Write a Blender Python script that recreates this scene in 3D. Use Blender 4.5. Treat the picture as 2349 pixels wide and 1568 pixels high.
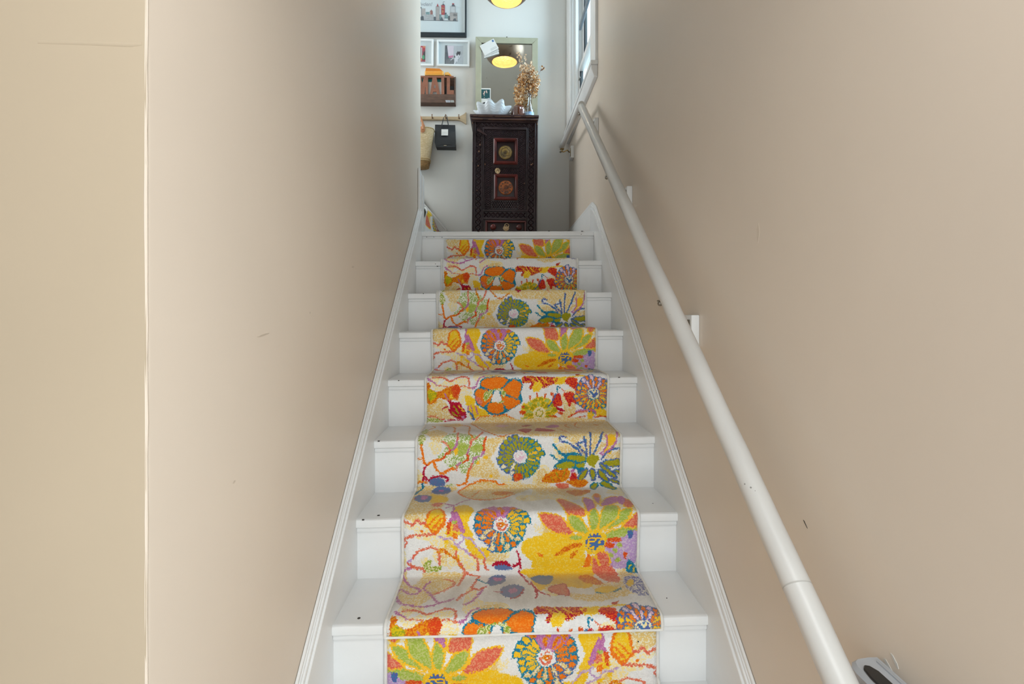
import bpy, bmesh, math, random
import numpy as np
from mathutils import Vector, Matrix

for o in list(bpy.data.objects):
    bpy.data.objects.remove(o, do_unlink=True)
scene = bpy.context.scene
C = scene.collection
PI = math.pi
random.seed(7)

# ------------------------------------------------------------------ camera
cam_data = bpy.data.cameras.new('camera')
cam_data.sensor_width = 36.0
cam_data.lens = 1100.0 / 2349.0 * 36.0
cam_data.shift_y = -57.0 / 2349.0
cam_data.clip_start = 0.02
cam = bpy.data.objects.new('camera', cam_data)
cam.location = (0, 0, 1.47)
cam.rotation_euler = (PI / 2, 0, -0.0321)
C.objects.link(cam)
scene.camera = cam

# ------------------------------------------------------------------ light and exposure
vs = scene.view_settings
vs.view_transform = 'Standard'
vs.look = 'None'
vs.gamma = 1.0
vs.use_curve_mapping = False
vs.exposure = 0.0

world = bpy.data.worlds.new('world')
scene.world = world
world.use_nodes = True
wn = world.node_tree.nodes
wn['Background'].inputs['Color'].default_value = (0.80, 0.91, 1.0, 1)
wn['Background'].inputs['Strength'].default_value = 0.6


def area(name, loc, target, sx, sy, power, color, spread=180):
    d = bpy.data.lights.new(name, 'AREA')
    d.shape = 'RECTANGLE'
    d.size = sx
    d.size_y = sy
    d.energy = power
    d.color = color
    d.spread = math.radians(spread)
    o = bpy.data.objects.new(name, d)
    o.location = loc
    o.rotation_euler = (Vector(target) - Vector(loc)).to_track_quat('-Z', 'Y').to_euler()
    C.objects.link(o)
    return o


# weak added fill light behind the camera, no door is built there
area('rear_fill_light', (-0.30, -0.95, 1.10), (0.05, 1.0, 1.10), 1.4, 2.0, 10, (0.95, 1.0, 1.05))
# main added fill light, right of and behind the camera, without a door
area('side_fill_light', (0.50, -0.45, 0.85), (-0.40, 0.85, 0.90), 0.75, 1.5, 27.5, (0.885, 1.0, 1.05))
# added fill light above the foot of the stairs, no fitting there
area('overhead_fill_light', (-0.05, -0.05, 2.46), (-0.05, 0.25, 0), 0.8, 0.6, 11, (0.96, 1.0, 1.02))
# daylight through the landing window
area('landing_window_daylight', (1.5, 3.14, 3.75), (0.0, 2.98, 3.2), 1.3, 1.3, 88, (0.76, 0.98, 1.15))
# daylight from the upper floor, coming down the second flight
area('upper_floor_daylight', (-1.9, 3.2, 3.3), (0.2, 2.4, 3.7), 1.0, 1.0, 22, (0.97, 1.0, 1.03))

# ------------------------------------------------------------------ materials
def lin(c):
    c = c / 255.0
    return c / 12.92 if c <= 0.04045 else ((c + 0.055) / 1.055) ** 2.4


def rgb(r, g, b):
    return (lin(r), lin(g), lin(b), 1.0)


MATS = {}


def mat(name, col, rough=0.5, metal=0.0, var=0.0, scale=8.0, bump=0.0, bscale=60.0, stretch=(1, 1, 1),
        spec=0.5, col2=None, coat=0.0, emit=0.0, trans=0.0, detail=3.0):
    """Principled material whose colour drifts with noise and whose surface carries a fine bump."""
    if name in MATS:
        return MATS[name]
    m = bpy.data.materials.new(name)
    m.use_nodes = True
    nt = m.node_tree
    b = nt.nodes['Principled BSDF']
    b.inputs['Base Color'].default_value = col
    b.inputs['Roughness'].default_value = rough
    b.inputs['Metallic'].default_value = metal
    b.inputs['Specular IOR Level'].default_value = spec
    b.inputs['Coat Weight'].default_value = coat
    b.inputs['Transmission Weight'].default_value = trans
    if emit:
        b.inputs['Emission Color'].default_value = col
        b.inputs['Emission Strength'].default_value = emit
    tc = nt.nodes.new('ShaderNodeTexCoord')
    mp = nt.nodes.new('ShaderNodeMapping')
    mp.inputs['Scale'].default_value = stretch
    nt.links.new(tc.outputs['Object'], mp.inputs['Vector'])
    if var > 0 or col2:
        n = nt.nodes.new('ShaderNodeTexNoise')
        n.inputs['Scale'].default_value = scale
        n.inputs['Detail'].default_value = detail
        nt.links.new(mp.outputs['Vector'], n.inputs['Vector'])
        r = nt.nodes.new('ShaderNodeValToRGB')
        c2 = col2 or tuple(max(0, c * (1 - var)) for c in col[:3]) + (1,)
        r.color_ramp.elements[0].position = 0.35
        r.color_ramp.elements[0].color = c2
        r.color_ramp.elements[1].position = 0.62
        r.color_ramp.elements[1].color = col
        nt.links.new(n.outputs['Fac'], r.inputs['Fac'])
        nt.links.new(r.outputs['Color'], b.inputs['Base Color'])
    if bump > 0:
        n = nt.nodes.new('ShaderNodeTexNoise')
        n.inputs['Scale'].default_value = bscale
        n.inputs['Detail'].default_value = 4
        nt.links.new(mp.outputs['Vector'], n.inputs['Vector'])
        bp = nt.nodes.new('ShaderNodeBump')
        bp.inputs['Strength'].default_value = bump
        bp.inputs['Distance'].default_value = 0.004
        nt.links.new(n.outputs['Fac'], bp.inputs['Height'])
        nt.links.new(bp.outputs['Normal'], b.inputs['Normal'])
    MATS[name] = m
    return m


def glass_mat(name, tint=(1, 1, 1, 1), gloss=0.08, rough=0.02):
    """Thin clear pane: mostly see-through with a weak reflection."""
    if name in MATS:
        return MATS[name]
    m = bpy.data.materials.new(name)
    m.use_nodes = True
    nt = m.node_tree
    nt.nodes.clear()
    out = nt.nodes.new('ShaderNodeOutputMaterial')
    t = nt.nodes.new('ShaderNodeBsdfTransparent')
    t.inputs['Color'].default_value = tint
    g = nt.nodes.new('ShaderNodeBsdfGlossy')
    g.inputs['Roughness'].default_value = rough
    mx_f = gloss
    mx = nt.nodes.new('ShaderNodeMixShader')
    mx.inputs['Fac'].default_value = mx_f
    nt.links.new(t.outputs['BSDF'], mx.inputs[1])
    nt.links.new(g.outputs['BSDF'], mx.inputs[2])
    nt.links.new(mx.outputs['Shader'], out.inputs['Surface'])
    MATS[name] = m
    return m


WALL = mat('beige wall paint', rgb(222, 209, 194), 0.42, var=0.05, scale=1.6, bump=0.10, bscale=9, spec=0.35, detail=5)
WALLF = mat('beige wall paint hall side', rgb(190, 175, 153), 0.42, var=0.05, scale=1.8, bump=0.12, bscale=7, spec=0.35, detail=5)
LWALL = mat('landing white wall paint', rgb(214, 214, 210), 0.6, var=0.03, scale=2.0, bump=0.06, bscale=14)
CEIL = mat('ceiling white', rgb(226, 225, 220), 0.7, var=0.02)
TRIM = mat('white gloss paint', rgb(231, 232, 232), 0.33, var=0.05, scale=5.0, bump=0.10, bscale=26, spec=0.5, detail=6)
TRIM2 = mat('white satin paint', rgb(226, 227, 226), 0.4, var=0.03, scale=6.0, bump=0.05, bscale=30)
RAILM = mat('worn white rail paint', rgb(208, 207, 204), 0.34, var=0.12, scale=7.0, bump=0.12, bscale=30, spec=0.5, detail=7, stretch=(1, 0.4, 0.4))
FLOORM = mat('oak floor', rgb(150, 118, 84), 0.5, var=0.2, scale=4, stretch=(8, 1, 1))
DARKGAP = mat('dark dirt', rgb(52, 46, 42), 0.9)
STEEL = mat('dull steel', rgb(150, 146, 138), 0.35, metal=1.0, var=0.2, scale=30)
BRASS = mat('tarnished brass', rgb(176, 150, 100), 0.35, metal=1.0, var=0.35, scale=30)
BLACKM = mat('black plastic', rgb(34, 34, 36), 0.35, var=0.15, scale=20)
GREYP = mat('silver grey plastic', rgb(186, 190, 196), 0.3, var=0.04, scale=10)


# ------------------------------------------------------------------ mesh helpers
def box(bm, x0, x1, y0, y1, z0, z1, bev=0.0, seg=2):
    r = bmesh.ops.create_cube(bm, size=1.0)
    vs_ = r['verts']
    for v in vs_:
        v.co.x = x0 + (v.co.x + 0.5) * (x1 - x0)
        v.co.y = y0 + (v.co.y + 0.5) * (y1 - y0)
        v.co.z = z0 + (v.co.z + 0.5) * (z1 - z0)
    if bev > 0:
        es = list({e for v in vs_ for e in v.link_edges})
        bmesh.ops.bevel(bm, geom=es, offset=bev, segments=seg, affect='EDGES', profile=0.5)


def prism(bm, pts, axis, a0, a1, bev=0.0):
    """Extrude a 2-D outline along an axis. 'x': pts are (y, z); 'y': pts are (x, z); 'z': pts are (x, y)."""
    def co(p, a):
        if axis == 'x':
            return (a, p[0], p[1])
        if axis == 'y':
            return (p[0], a, p[1])
        return (p[0], p[1], a)
    A = [bm.verts.new(co(p, a0)) for p in pts]
    B = [bm.verts.new(co(p, a1)) for p in pts]
    n = len(pts)
    fs = [bm.faces.new(A), bm.faces.new(B[::-1])]
    for i in range(n):
        fs.append(bm.faces.new((A[i], B[i], B[(i + 1) % n], A[(i + 1) % n])))
    bmesh.ops.recalc_face_normals(bm, faces=fs)
    if bev > 0:
        es = list({e for f in fs for e in f.edges})
        bmesh.ops.bevel(bm, geom=es, offset=bev, segments=1, affect='EDGES')


def lathe(bm, prof, n=32, c=(0, 0, 0), axis='z', closed=False):
    rings = []
    for r, h in prof:
        ring = []
        for k in range(n):
            a = 2 * PI * k / n
            x, y = r * math.cos(a), r * math.sin(a)
            if axis == 'z':
                p = (c[0] + x, c[1] + y, c[2] + h)
            elif axis == 'y':
                p = (c[0] + x, c[1] + h, c[2] + y)
            else:
                p = (c[0] + h, c[1] + x, c[2] + y)
            ring.append(bm.verts.new(p))
        rings.append(ring)
    fs = []
    m = len(rings)
    for i in range(m - (0 if closed else 1)):
        a, b = rings[i], rings[(i + 1) % m]
        for k in range(n):
            fs.append(bm.faces.new((a[k], a[(k + 1) % n], b[(k + 1) % n], b[k])))
    if not closed:
        for ring in (rings[0], rings[-1]):
            if prof[0 if ring is rings[0] else -1][0] > 1e-5:
                fs.append(bm.faces.new(ring))
    bmesh.ops.recalc_face_normals(bm, faces=fs)


def disc(bm, c, r, h, axis, n=16):
    lathe(bm, [(r, 0), (r, h)], n, c, axis)


def tube(bm, pts, r, n=10, cap=True):
    P = [Vector(p) for p in pts]
    rr = r if isinstance(r, (list, tuple)) else [r] * len(P)
    rings = []
    up = Vector((0.3, 0.2, 1)).normalized()
    for i, p in enumerate(P):
        d = (P[min(i + 1, len(P) - 1)] - P[max(i - 1, 0)]).normalized()
        u = d.cross(up)
        if u.length < 1e-3:
            u = d.cross(Vector((1, 0, 0)))
        u.normalize()
        w = d.cross(u).normalized()
        rings.append([bm.verts.new(p + u * rr[i] * math.cos(2 * PI * k / n) + w * rr[i] * math.sin(2 * PI * k / n)) for k in range(n)])
    fs = []
    for a, b in zip(rings, rings[1:]):
        for k in range(n):
            fs.append(bm.faces.new((a[k], a[(k + 1) % n], b[(k + 1) % n], b[k])))
    if cap:
        fs.append(bm.faces.new(rings[0]))
        fs.append(bm.faces.new(rings[-1]))
    bmesh.ops.recalc_face_normals(bm, faces=fs)


def ball(bm, c, rx, ry=None, rz=None, u=16, v=10):
    r = bmesh.ops.create_uvsphere(bm, u_segments=u, v_segments=v, radius=1.0)
    for q in r['verts']:
        q.co = Vector((c[0] + q.co.x * rx, c[1] + q.co.y * (ry or rx), c[2] + q.co.z * (rz or rx)))


def torus(bm, c, R, r, axis='y', n=24, m=8, a0=0.0, a1=2 * PI):
    pts = []
    for k in range(n + 1):
        a = a0 + (a1 - a0) * k / n
        if axis == 'y':
            pts.append((c[0] + R * math.cos(a), c[1], c[2] + R * math.sin(a)))
        else:
            pts.append((c[0] + R * math.cos(a), c[1] + R * math.sin(a), c[2]))
    tube(bm, pts, r, m, cap=abs(a1 - a0) < 2 * PI - 0.01)


def sweep_frame(bm, x0, x1, z0, z1, w, y0, y1, bev=0.003):
    """Four mitred bars round a rectangle."""
    for q in ([(x0, z0), (x1, z0), (x1 - w, z0 + w), (x0 + w, z0 + w)],
              [(x0, z1), (x0 + w, z1 - w), (x1 - w, z1 - w), (x1, z1)],
              [(x0, z0), (x0 + w, z0 + w), (x0 + w, z1 - w), (x0, z1)],
              [(x1, z0), (x1, z1), (x1 - w, z1 - w), (x1 - w, z0 + w)]):
        prism(bm, q, 'y', y0, y1, bev)


def obj(name, bm, m, parent=None, kind=None, label=None, smooth=35):
    me = bpy.data.meshes.new(name)
    bmesh.ops.remove_doubles(bm, verts=bm.verts, dist=1e-6)
    bm.to_mesh(me)
    bm.free()
    if smooth:
        me.polygons.foreach_set('use_smooth', [True] * len(me.polygons))
        me.set_sharp_from_angle(angle=math.radians(smooth))
    if m:
        me.materials.append(m)
    o = bpy.data.objects.new(name, me)
    C.objects.link(o)
    if parent:
        o.parent = parent
    if kind:
        o['kind'] = kind
    if label:
        o['label'] = label
    return o


def thing(name, label, cat, loc=(0, 0, 0), rot=(0, 0, 0), group=None):
    o = bpy.data.objects.new(name, None)
    o.empty_display_size = 0.05
    o.location = loc
    o.rotation_euler = rot
    o['label'] = label
    o['category'] = cat
    if group:
        o['group'] = group
    C.objects.link(o)
    return o


def struct(name, bm, m, parent=None):
    return obj(name, bm, m, parent, kind='structure')


def B():
    return bmesh.new()


def bx(name, m, parent, *a, **k):
    bm = B()
    lab = k.pop('label', None)
    box(bm, *a, **k)
    return obj(name, bm, m, parent, label=lab)


# ------------------------------------------------------------------ layout numbers (metres)
XL, XR = -0.43, 0.56            # stairwell wall faces
SL, SR = -0.41, 0.54            # inner faces of the two strings
XC = 0.065
YA, GO, ZA, RI = 1.2084, 0.20588, 0.70527, 0.17629
TILT = 0.0084                   # the old treads run slightly downhill to the left
DZ = {0: -.0015, 1: .0009, 2: .0015, 3: .0024, 4: 0, 5: -.0027, 6: -.0054, 7: .0051}


def yn(i):
    return YA + GO * i


def zn(i):
    return ZA + RI * i + DZ.get(i, 0)


LAND = zn(7) - 0.002            # landing floor level
AW = 0.012                      # the landing's back wall is not quite square to the stairs
P0 = Vector((XR, 3.689, 0))
WROT = (0, 0, -AW)


def wall_pt(x, off=0.0, z=0.0):
    """A point on the landing's back wall: x along it (0 at the right corner), off in front of it."""
    return (P0.x + x * math.cos(AW) - off * math.sin(AW), P0.y - x * math.sin(AW) - off * math.cos(AW), z)


# ------------------------------------------------------------------ the room
HF, HC, SC_ = 0.0, 2.5, 4.36     # hall floor, hall ceiling, stairwell ceiling
bm = B(); box(bm, -2.0, XR, -1.0, 0.62, -0.1, HF); struct('floor', bm, FLOORM)
bm = B(); box(bm, -2.0, XR, 2.665, 3.9, LAND - 0.12, LAND - 0.003); struct('floor', bm, FLOORM)
bm = B(); box(bm, -2.0, XR, -1.0, 0.60, HC, HC + 0.1); struct('ceiling', bm, CEIL)
bm = B(); box(bm, -2.1, XR + 0.2, 0.60, 3.95, SC_, SC_ + 0.1); struct('ceiling', bm, CEIL)

bm = B(); prism(bm, [(0.60, 3.15), (2.73, 4.36), (2.73, 4.40), (0.60, 3.22)], 'x', XL, XR)
struct('ceiling', bm, CEIL)  # unseen sloping slab, added to brighten the mirror and bounce light
# left wall of the stairs: from the hall corner to the landing
bm = B(); box(bm, XL - 0.12, XL, 0.6075, 2.732, 0, SC_, bev=0.003)
wl = struct('wall_left', bm, WALL)
pts = []
for k in range(60):
    z = 0.02 + k * 0.04
    pts.append((XL - 0.0019 + random.uniform(-.0004, .0004), 0.6056 + random.uniform(-.0004, .0004), z))
bm = B(); tube(bm, pts, [0.0019 + random.uniform(-.0002, .0004) for _ in pts], 8)
obj('corner_bead', bm, WALL, wl)
# hall wall facing the camera, left of the stair opening
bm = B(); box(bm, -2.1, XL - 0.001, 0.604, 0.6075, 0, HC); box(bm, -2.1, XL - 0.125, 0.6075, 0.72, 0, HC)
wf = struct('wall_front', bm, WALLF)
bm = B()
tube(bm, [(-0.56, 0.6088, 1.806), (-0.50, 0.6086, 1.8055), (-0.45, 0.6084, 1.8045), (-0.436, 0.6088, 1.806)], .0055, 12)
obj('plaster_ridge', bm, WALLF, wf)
# wall above the stair opening
bm = B(); box(bm, -2.1, XR, 0.48, 0.60, HC, SC_); struct('wall_above', bm, CEIL)
# hall side and rear walls, behind the camera
bm = B(); box(bm, -2.1, -2.0, -1.0, 0.62, 0, HC); struct('wall_hall_left', bm, WALL)
bm = B(); box(bm, -2.1, XR + 0.1, -1.1, -1.0, 0, HC); struct('wall_rear', bm, WALL)
# unseen walls round the second flight zone, added to contain the light
bm = B(); box(bm, -2.2, -2.1, 2.6, 3.95, 0.5, SC_); struct('light_closing_wall_left', bm, LWALL)
bm = B(); box(bm, -2.1, XL - 0.12, 2.60, 2.72, 1.5, SC_); struct('light_closing_wall_front', bm, LWALL)
# back wall of the landing
bm = B(); box(bm, -2.7, 0.3, 0.0, 0.12, 1.6, SC_)
wb = struct('wall_back', bm, LWALL); wb.location = P0; wb.rotation_euler = WROT

# right wall with the landing window opening
WY0, WY1, WZ0, WZ1 = 2.775, 3.545, 2.885, 4.10
bm = B()
box(bm, XR, XR + 0.14, -1.0, WY0, 0, SC_)
box(bm, XR, XR + 0.14, WY1, 3.72, 0, SC_)
box(bm, XR, XR + 0.14, WY0, WY1, 0, WZ0)
box(bm, XR, XR + 0.14, WY0, WY1, WZ1, SC_)
wr = struct('wall_right', bm, WALL)
CHIP = mat('bare plaster', rgb(206, 203, 197), 0.7)
bm = B(); prism(bm, [(0.6640, 0.9930), (0.6600, 0.9925), (0.6525, 0.9860), (0.6500, 0.9800), (0.6530, 0.9795), (0.6590, 0.9870)], 'x', XR - 0.0009, XR)
obj('paint_chip', bm, CHIP, wr)
bm = B(); prism(bm, [(0.676, 0.977), (0.672, 0.978), (0.664, 0.972), (0.656, 0.966), (0.648, 0.962), (0.652, 0.959), (0.664, 0.965), (0.672, 0.971)], 'x', XR - 0.0008, XR)
obj('paint_chip', bm, CHIP, wr)
bm = B(); prism(bm, [(0.858, 1.1003), (0.855, 1.0990), (0.8465, 1.0900), (0.8460, 1.0895), (0.8475, 1.0900), (0.8570, 1.0985)], 'x', XR - 0.0006, XR)
obj('scratch', bm, DARKGAP, wr)
bm = B(); prism(bm, [(1.015, 1.66), (1.008, 1.672), (1.004, 1.650), (1.010, 1.628), (1.014, 1.640)], 'x', XR - 0.0003, XR)
obj('scuff', bm, mat('scuffed paint', rgb(210, 197, 181), 0.5), wr)
SCUF = mat('scuffed paint left', rgb(206, 193, 178), 0.55)
for (y, z, a, b) in ((.90, 1.437, .022, .0016), (1.12, 1.48, .003, .003), (.80, 1.20, .004, .002), (1.45, 1.62, .010, .003)):
    bm = B(); prism(bm, [(y + a * math.cos(q * PI / 6) * (1 + .2 * math.sin(q * 2.3)), z + b * math.sin(q * PI / 6) + a * .12 * math.cos(q * PI / 6)) for q in range(12)], 'x', XL, XL + .0003)
    obj('scuff', bm, SCUF, wl)

# window_1: casing, jambs, sash, panes, sill
bm = B()
sweep_frame(bm, 0, 1, 0, 1, 0.1, 0, 0.1); bm.free()
win = bpy.data.objects.new('window_1', None); C.objects.link(win); win['kind'] = 'structure'
win.location = (XR, WY0, WZ0)


def wbx(name, m, x0, x1, y0, y1, z0, z1, bev=0.002, par=None):
    bm = B(); box(bm, x0 - XR, x1 - XR, y0 - WY0, y1 - WY0, z0 - WZ0, z1 - WZ0, bev)
    return obj(name, bm, m, par or win)


wbx('casing', TRIM2, XR - 0.016, XR + 0.002, WY0 - 0.142, WY0, WZ0, WZ1 + 0.14, 0.004)
wbx('casing', TRIM2, XR - 0.016, XR + 0.002, WY1, WY1 + 0.135, WZ0, WZ1 + 0.14, 0.004)
wbx('casing', TRIM2, XR - 0.016, XR + 0.002, WY0, WY1, WZ1, WZ1 + 0.14, 0.004)
wbx('casing_bead', TRIM2, XR - 0.022, XR - 0.012, WY1 + 0.10, WY1 + 0.135, WZ0, WZ1 + 0.14, 0.004)
wbx('jamb', TRIM2, XR, XR + 0.138, WY0 - 0.002, WY0 + 0.012, WZ0, WZ1, 0)
wbx('jamb', TRIM2, XR, XR + 0.138, WY1 - 0.012, WY1 + 0.002, WZ0, WZ1, 0)
wbx('head', TRIM2, XR, XR + 0.138, WY0 + 0.012, WY1 - 0.012, WZ1 - 0.012, WZ1, 0)
GLZ = glass_mat('window glass', (0.97, 1, 1, 1), 0.03)
for (z0, z1, x) in ((WZ0 + 0.012, 3.30, XR + 0.045), (3.285, WZ1 - 0.012, XR + 0.075)):
    s = wbx('sash', TRIM2, x, x + 0.032, WY0 + 0.012, WY0 + 0.052, z0, z1, 0.003)
    bm = B()
    y0, y1 = WY0 + 0.012, WY1 - 0.012
    for a in ((y1 - 0.045, y1, z0, z1), (y0 + 0.04, y1 - 0.045, z0, z0 + 0.06), (y0 + 0.04, y1 - 0.045, z1 - 0.035, z1)):
        box(bm, x - XR, x + 0.032 - XR, a[0] - WY0, a[1] - WY0, a[2] - WZ0, a[3] - WZ0, 0.003)
    f = obj('sash_frame', bm, TRIM2, win)
    wbx('pane', GLZ, x + 0.014, x + 0.018, y0 + 0.04, y1 - 0.045, z0 + 0.055, z1 - 0.03, 0, f)
wbx('stop_bead', TRIM2, XR + 0.022, XR + 0.043, WY1 - 0.03, WY1 - 0.012, WZ0, WZ1 - 0.012, 0.002)
wbx('trickle_vent', mat('vent grey', rgb(112, 122, 132), 0.5), XR + 0.030, XR + 0.046, WY0 + 0.1, WY1 - 0.13, 3.52, 3.555, 0.002)
wbx('sash_stay', STEEL, XR + 0.040, XR + 0.046, WY1 - 0.09, WY1 - 0.05, 3.20, 3.21, 0.001)
# sill board with a slanted nose
bm = B()
prism(bm, [(XR - 0.042, 2.868), (XR - 0.042, 2.890), (XR + 0.045, 2.890), (XR + 0.045, 2.868)], 'y', WY0 - 0.145, WY1 + 0.14, 0.003)
for v in bm.verts:
    v.co -= Vector((XR, WY0, WZ0))
sl = obj('sill', bm, TRIM, win)
bm = B()
prism(bm, [(XR, 2.800), (XR - 0.020, 2.803), (XR - 0.037, 2.850), (XR - 0.037, 2.868), (XR, 2.868)], 'y', WY0 - 0.135, WY1 + 0.135, 0.002)
for v in bm.verts:
    v.co -= Vector((XR, WY0, WZ0))
obj('apron', bm, TRIM, win)

# ------------------------------------------------------------------ staircase
stair = thing('staircase', 'steep white painted wooden staircase with chipped treads between two beige walls', 'stairs', (XC, yn(-2), 0))
SO = Vector((XC, yn(-2), 0))


def tilt(bm):
    for v in bm.verts:
        v.co.z += TILT * (v.co.x - XC)


def sobj(name, bm, m, parent=stair, label=None, do_tilt=True):
    if do_tilt:
        tilt(bm)
    for v in bm.verts:
        v.co -= SO
    return obj(name, bm, m, parent, label=label)


for i in range(-2, 8):
    back = yn(i + 1) + 0.02 if i < 7 else yn(7) + 0.075
    bm = B()
    # tread: a slightly uneven, softly rounded nosing
    nx = 24
    prof = [(yn(i) + 0.004, zn(i) - 0.0265), (yn(i) + 0.0006, zn(i) - 0.0235), (yn(i), zn(i) - 0.018), (yn(i), zn(i) - 0.008),
            (yn(i) + 0.0012, zn(i) - 0.003), (yn(i) + 0.0045, zn(i) - 0.0004), (yn(i) + 0.010, zn(i)), (back, zn(i)), (back, zn(i) - 0.0265)]
    rows = []
    for k in range(nx + 1):
        x = SL + (SR - SL) * k / nx
        w = 0.0007 * math.sin(k * 1.7 + i * 2.1) + random.uniform(-.0004, .0004)
        rows.append([bm.verts.new((x, y + (w if q < 7 else 0), z + (w * 0.5 if 3 <= q < 8 else 0))) for q, (y, z) in enumerate(prof)])
    fs = []
    n = len(prof)
    for a, b in zip(rows, rows[1:]):
        for q in range(n):
            fs.append(bm.faces.new((a[q], a[(q + 1) % n], b[(q + 1) % n], b[q])))
    fs += [bm.faces.new(rows[0]), bm.faces.new(rows[-1])]
    bmesh.ops.recalc_face_normals(bm, faces=fs)
    sobj('tread', bm, TRIM)
    bm = B(); box(bm, SL, SR, yn(i) + 0.012, yn(i) + 0.026, zn(i - 1) - 0.02, zn(i) - 0.02)
    sobj('riser', bm, TRIM)
    bm = B(); box(bm, SL, SR, yn(i) + 0.0055, yn(i) + 0.013, zn(i) - 0.039, zn(i) - 0.0265, 0.0022)
    sobj('nosing_moulding', bm, TRIM)
# dark worn nail heads and chips
for (x, i, d) in ((-0.352, 0, 0.030), (-0.352, 1, 0.028), (0.49, 1, 0.075), (0.462, 0, 0.08)):
    bm = B(); disc(bm, (0, 0, 0), 0.0042 if x < 0 else 0.0018, 0.0005, 'z', 8)
    for v in bm.verts:
        v.co += Vector((x, yn(i) + d, zn(i)))
    sobj('nail_head', bm, DARKGAP)
for (x, i, w, dz) in ((-0.02, 7, .006, .0), (0.29, 7, .009, .001), (0.475, 7, .012, .0), (-.10, 7, .01, .0), (0.47, 7, .004, -.017), (-.385, 7, .003, -.03), (-.345, 7, .003, -.03), (-.30, 7, .004, -.032),
                     (-.31, 6, .004, -.014), (-.30, 6, .007, -.026), (-.34, 5, .004, -.001), (.40, 4, .005, -.02), (.47, 3, .006, -.0), (-.37, 3, .004, -.002), (-.39, 1, .006, -.0), (-.395, 2, .006, 0), (.36, 0, .003, -.06)):
    bm = B()
    box(bm, x - w / 2, x + w / 2, yn(i) - 0.0008, yn(i) + 0.0025, zn(i) + dz - 0.0022, zn(i) + dz + 0.0006)
    sobj('paint_chip', bm, DARKGAP)
SLP = RI / GO


def strings(x0, x1, side, ytop):
    def line(y, off):
        return ZA + SLP * (y - YA) + off
    for name, xin, off in (('string', 0.0, 0.103), ('string_moulding', 0.0055, 0.119), ('string_moulding', 0.0100, 0.126), ('string_moulding', 0.0125, 0.138)):
        a, b = (x0 - xin, x1) if side < 0 else (x0 + xin, x1)
        top = 2.135 if side > 0 else 9
        yt = ytop
        pts = [(0.58, max(0, line(0.58, -0.34))), (0.58, line(0.58, off))]
        nseg = 26
        for k in range(1, nseg):
            y = 0.58 + (yt - 0.58) * k / nseg
            pts.append((y, line(y, off) + (random.uniform(-.0012, .0012) if name != 'string' else 0)))
        pts += [(yt, min(line(yt, off), top + (off - 0.138))), (yt, line(yt, -0.34))]
        bm = B(); prism(bm, pts, 'x', min(a, b) + (.0012 if side < 0 else 0), max(a, b) - (.0012 if side > 0 else 0), 0.001)
        sobj(name, bm, TRIM, do_tilt=False)


strings(SL, XL, -1, 2.665)
strings(SR, XR, 1, 2.755)
# the left string turns upright at the end of the wall
bm = B(); prism(bm, [(2.655, 2.02), (2.632, 2.055), (2.628, 2.285), (2.735, 2.262), (2.735, 1.80), (2.655, 1.80)], 'x', XL + .0012, SL - 0.008, 0.0015)
sobj('upright_trim', bm, TRIM, do_tilt=False)
bm = B(); prism(bm, [(2.700, 1.93), (2.690, 2.05), (2.690, 2.262), (2.735, 2.250), (2.735, 1.80), (2.700, 1.80)], 'x', SL - 0.008, SL, 0.0015)
sobj('upright_moulding', bm, TRIM2, do_tilt=False)
# skirting along the landing's right wall
bm = B()
box(bm, XR - 0.018, XR, 2.755, 3.68, LAND, 2.110, 0.002)
box(bm, XR - 0.012, XR, 2.755, 3.68, 2.110, 2.135, 0.002)
struct('baseboard_right', bm, TRIM2)

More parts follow.
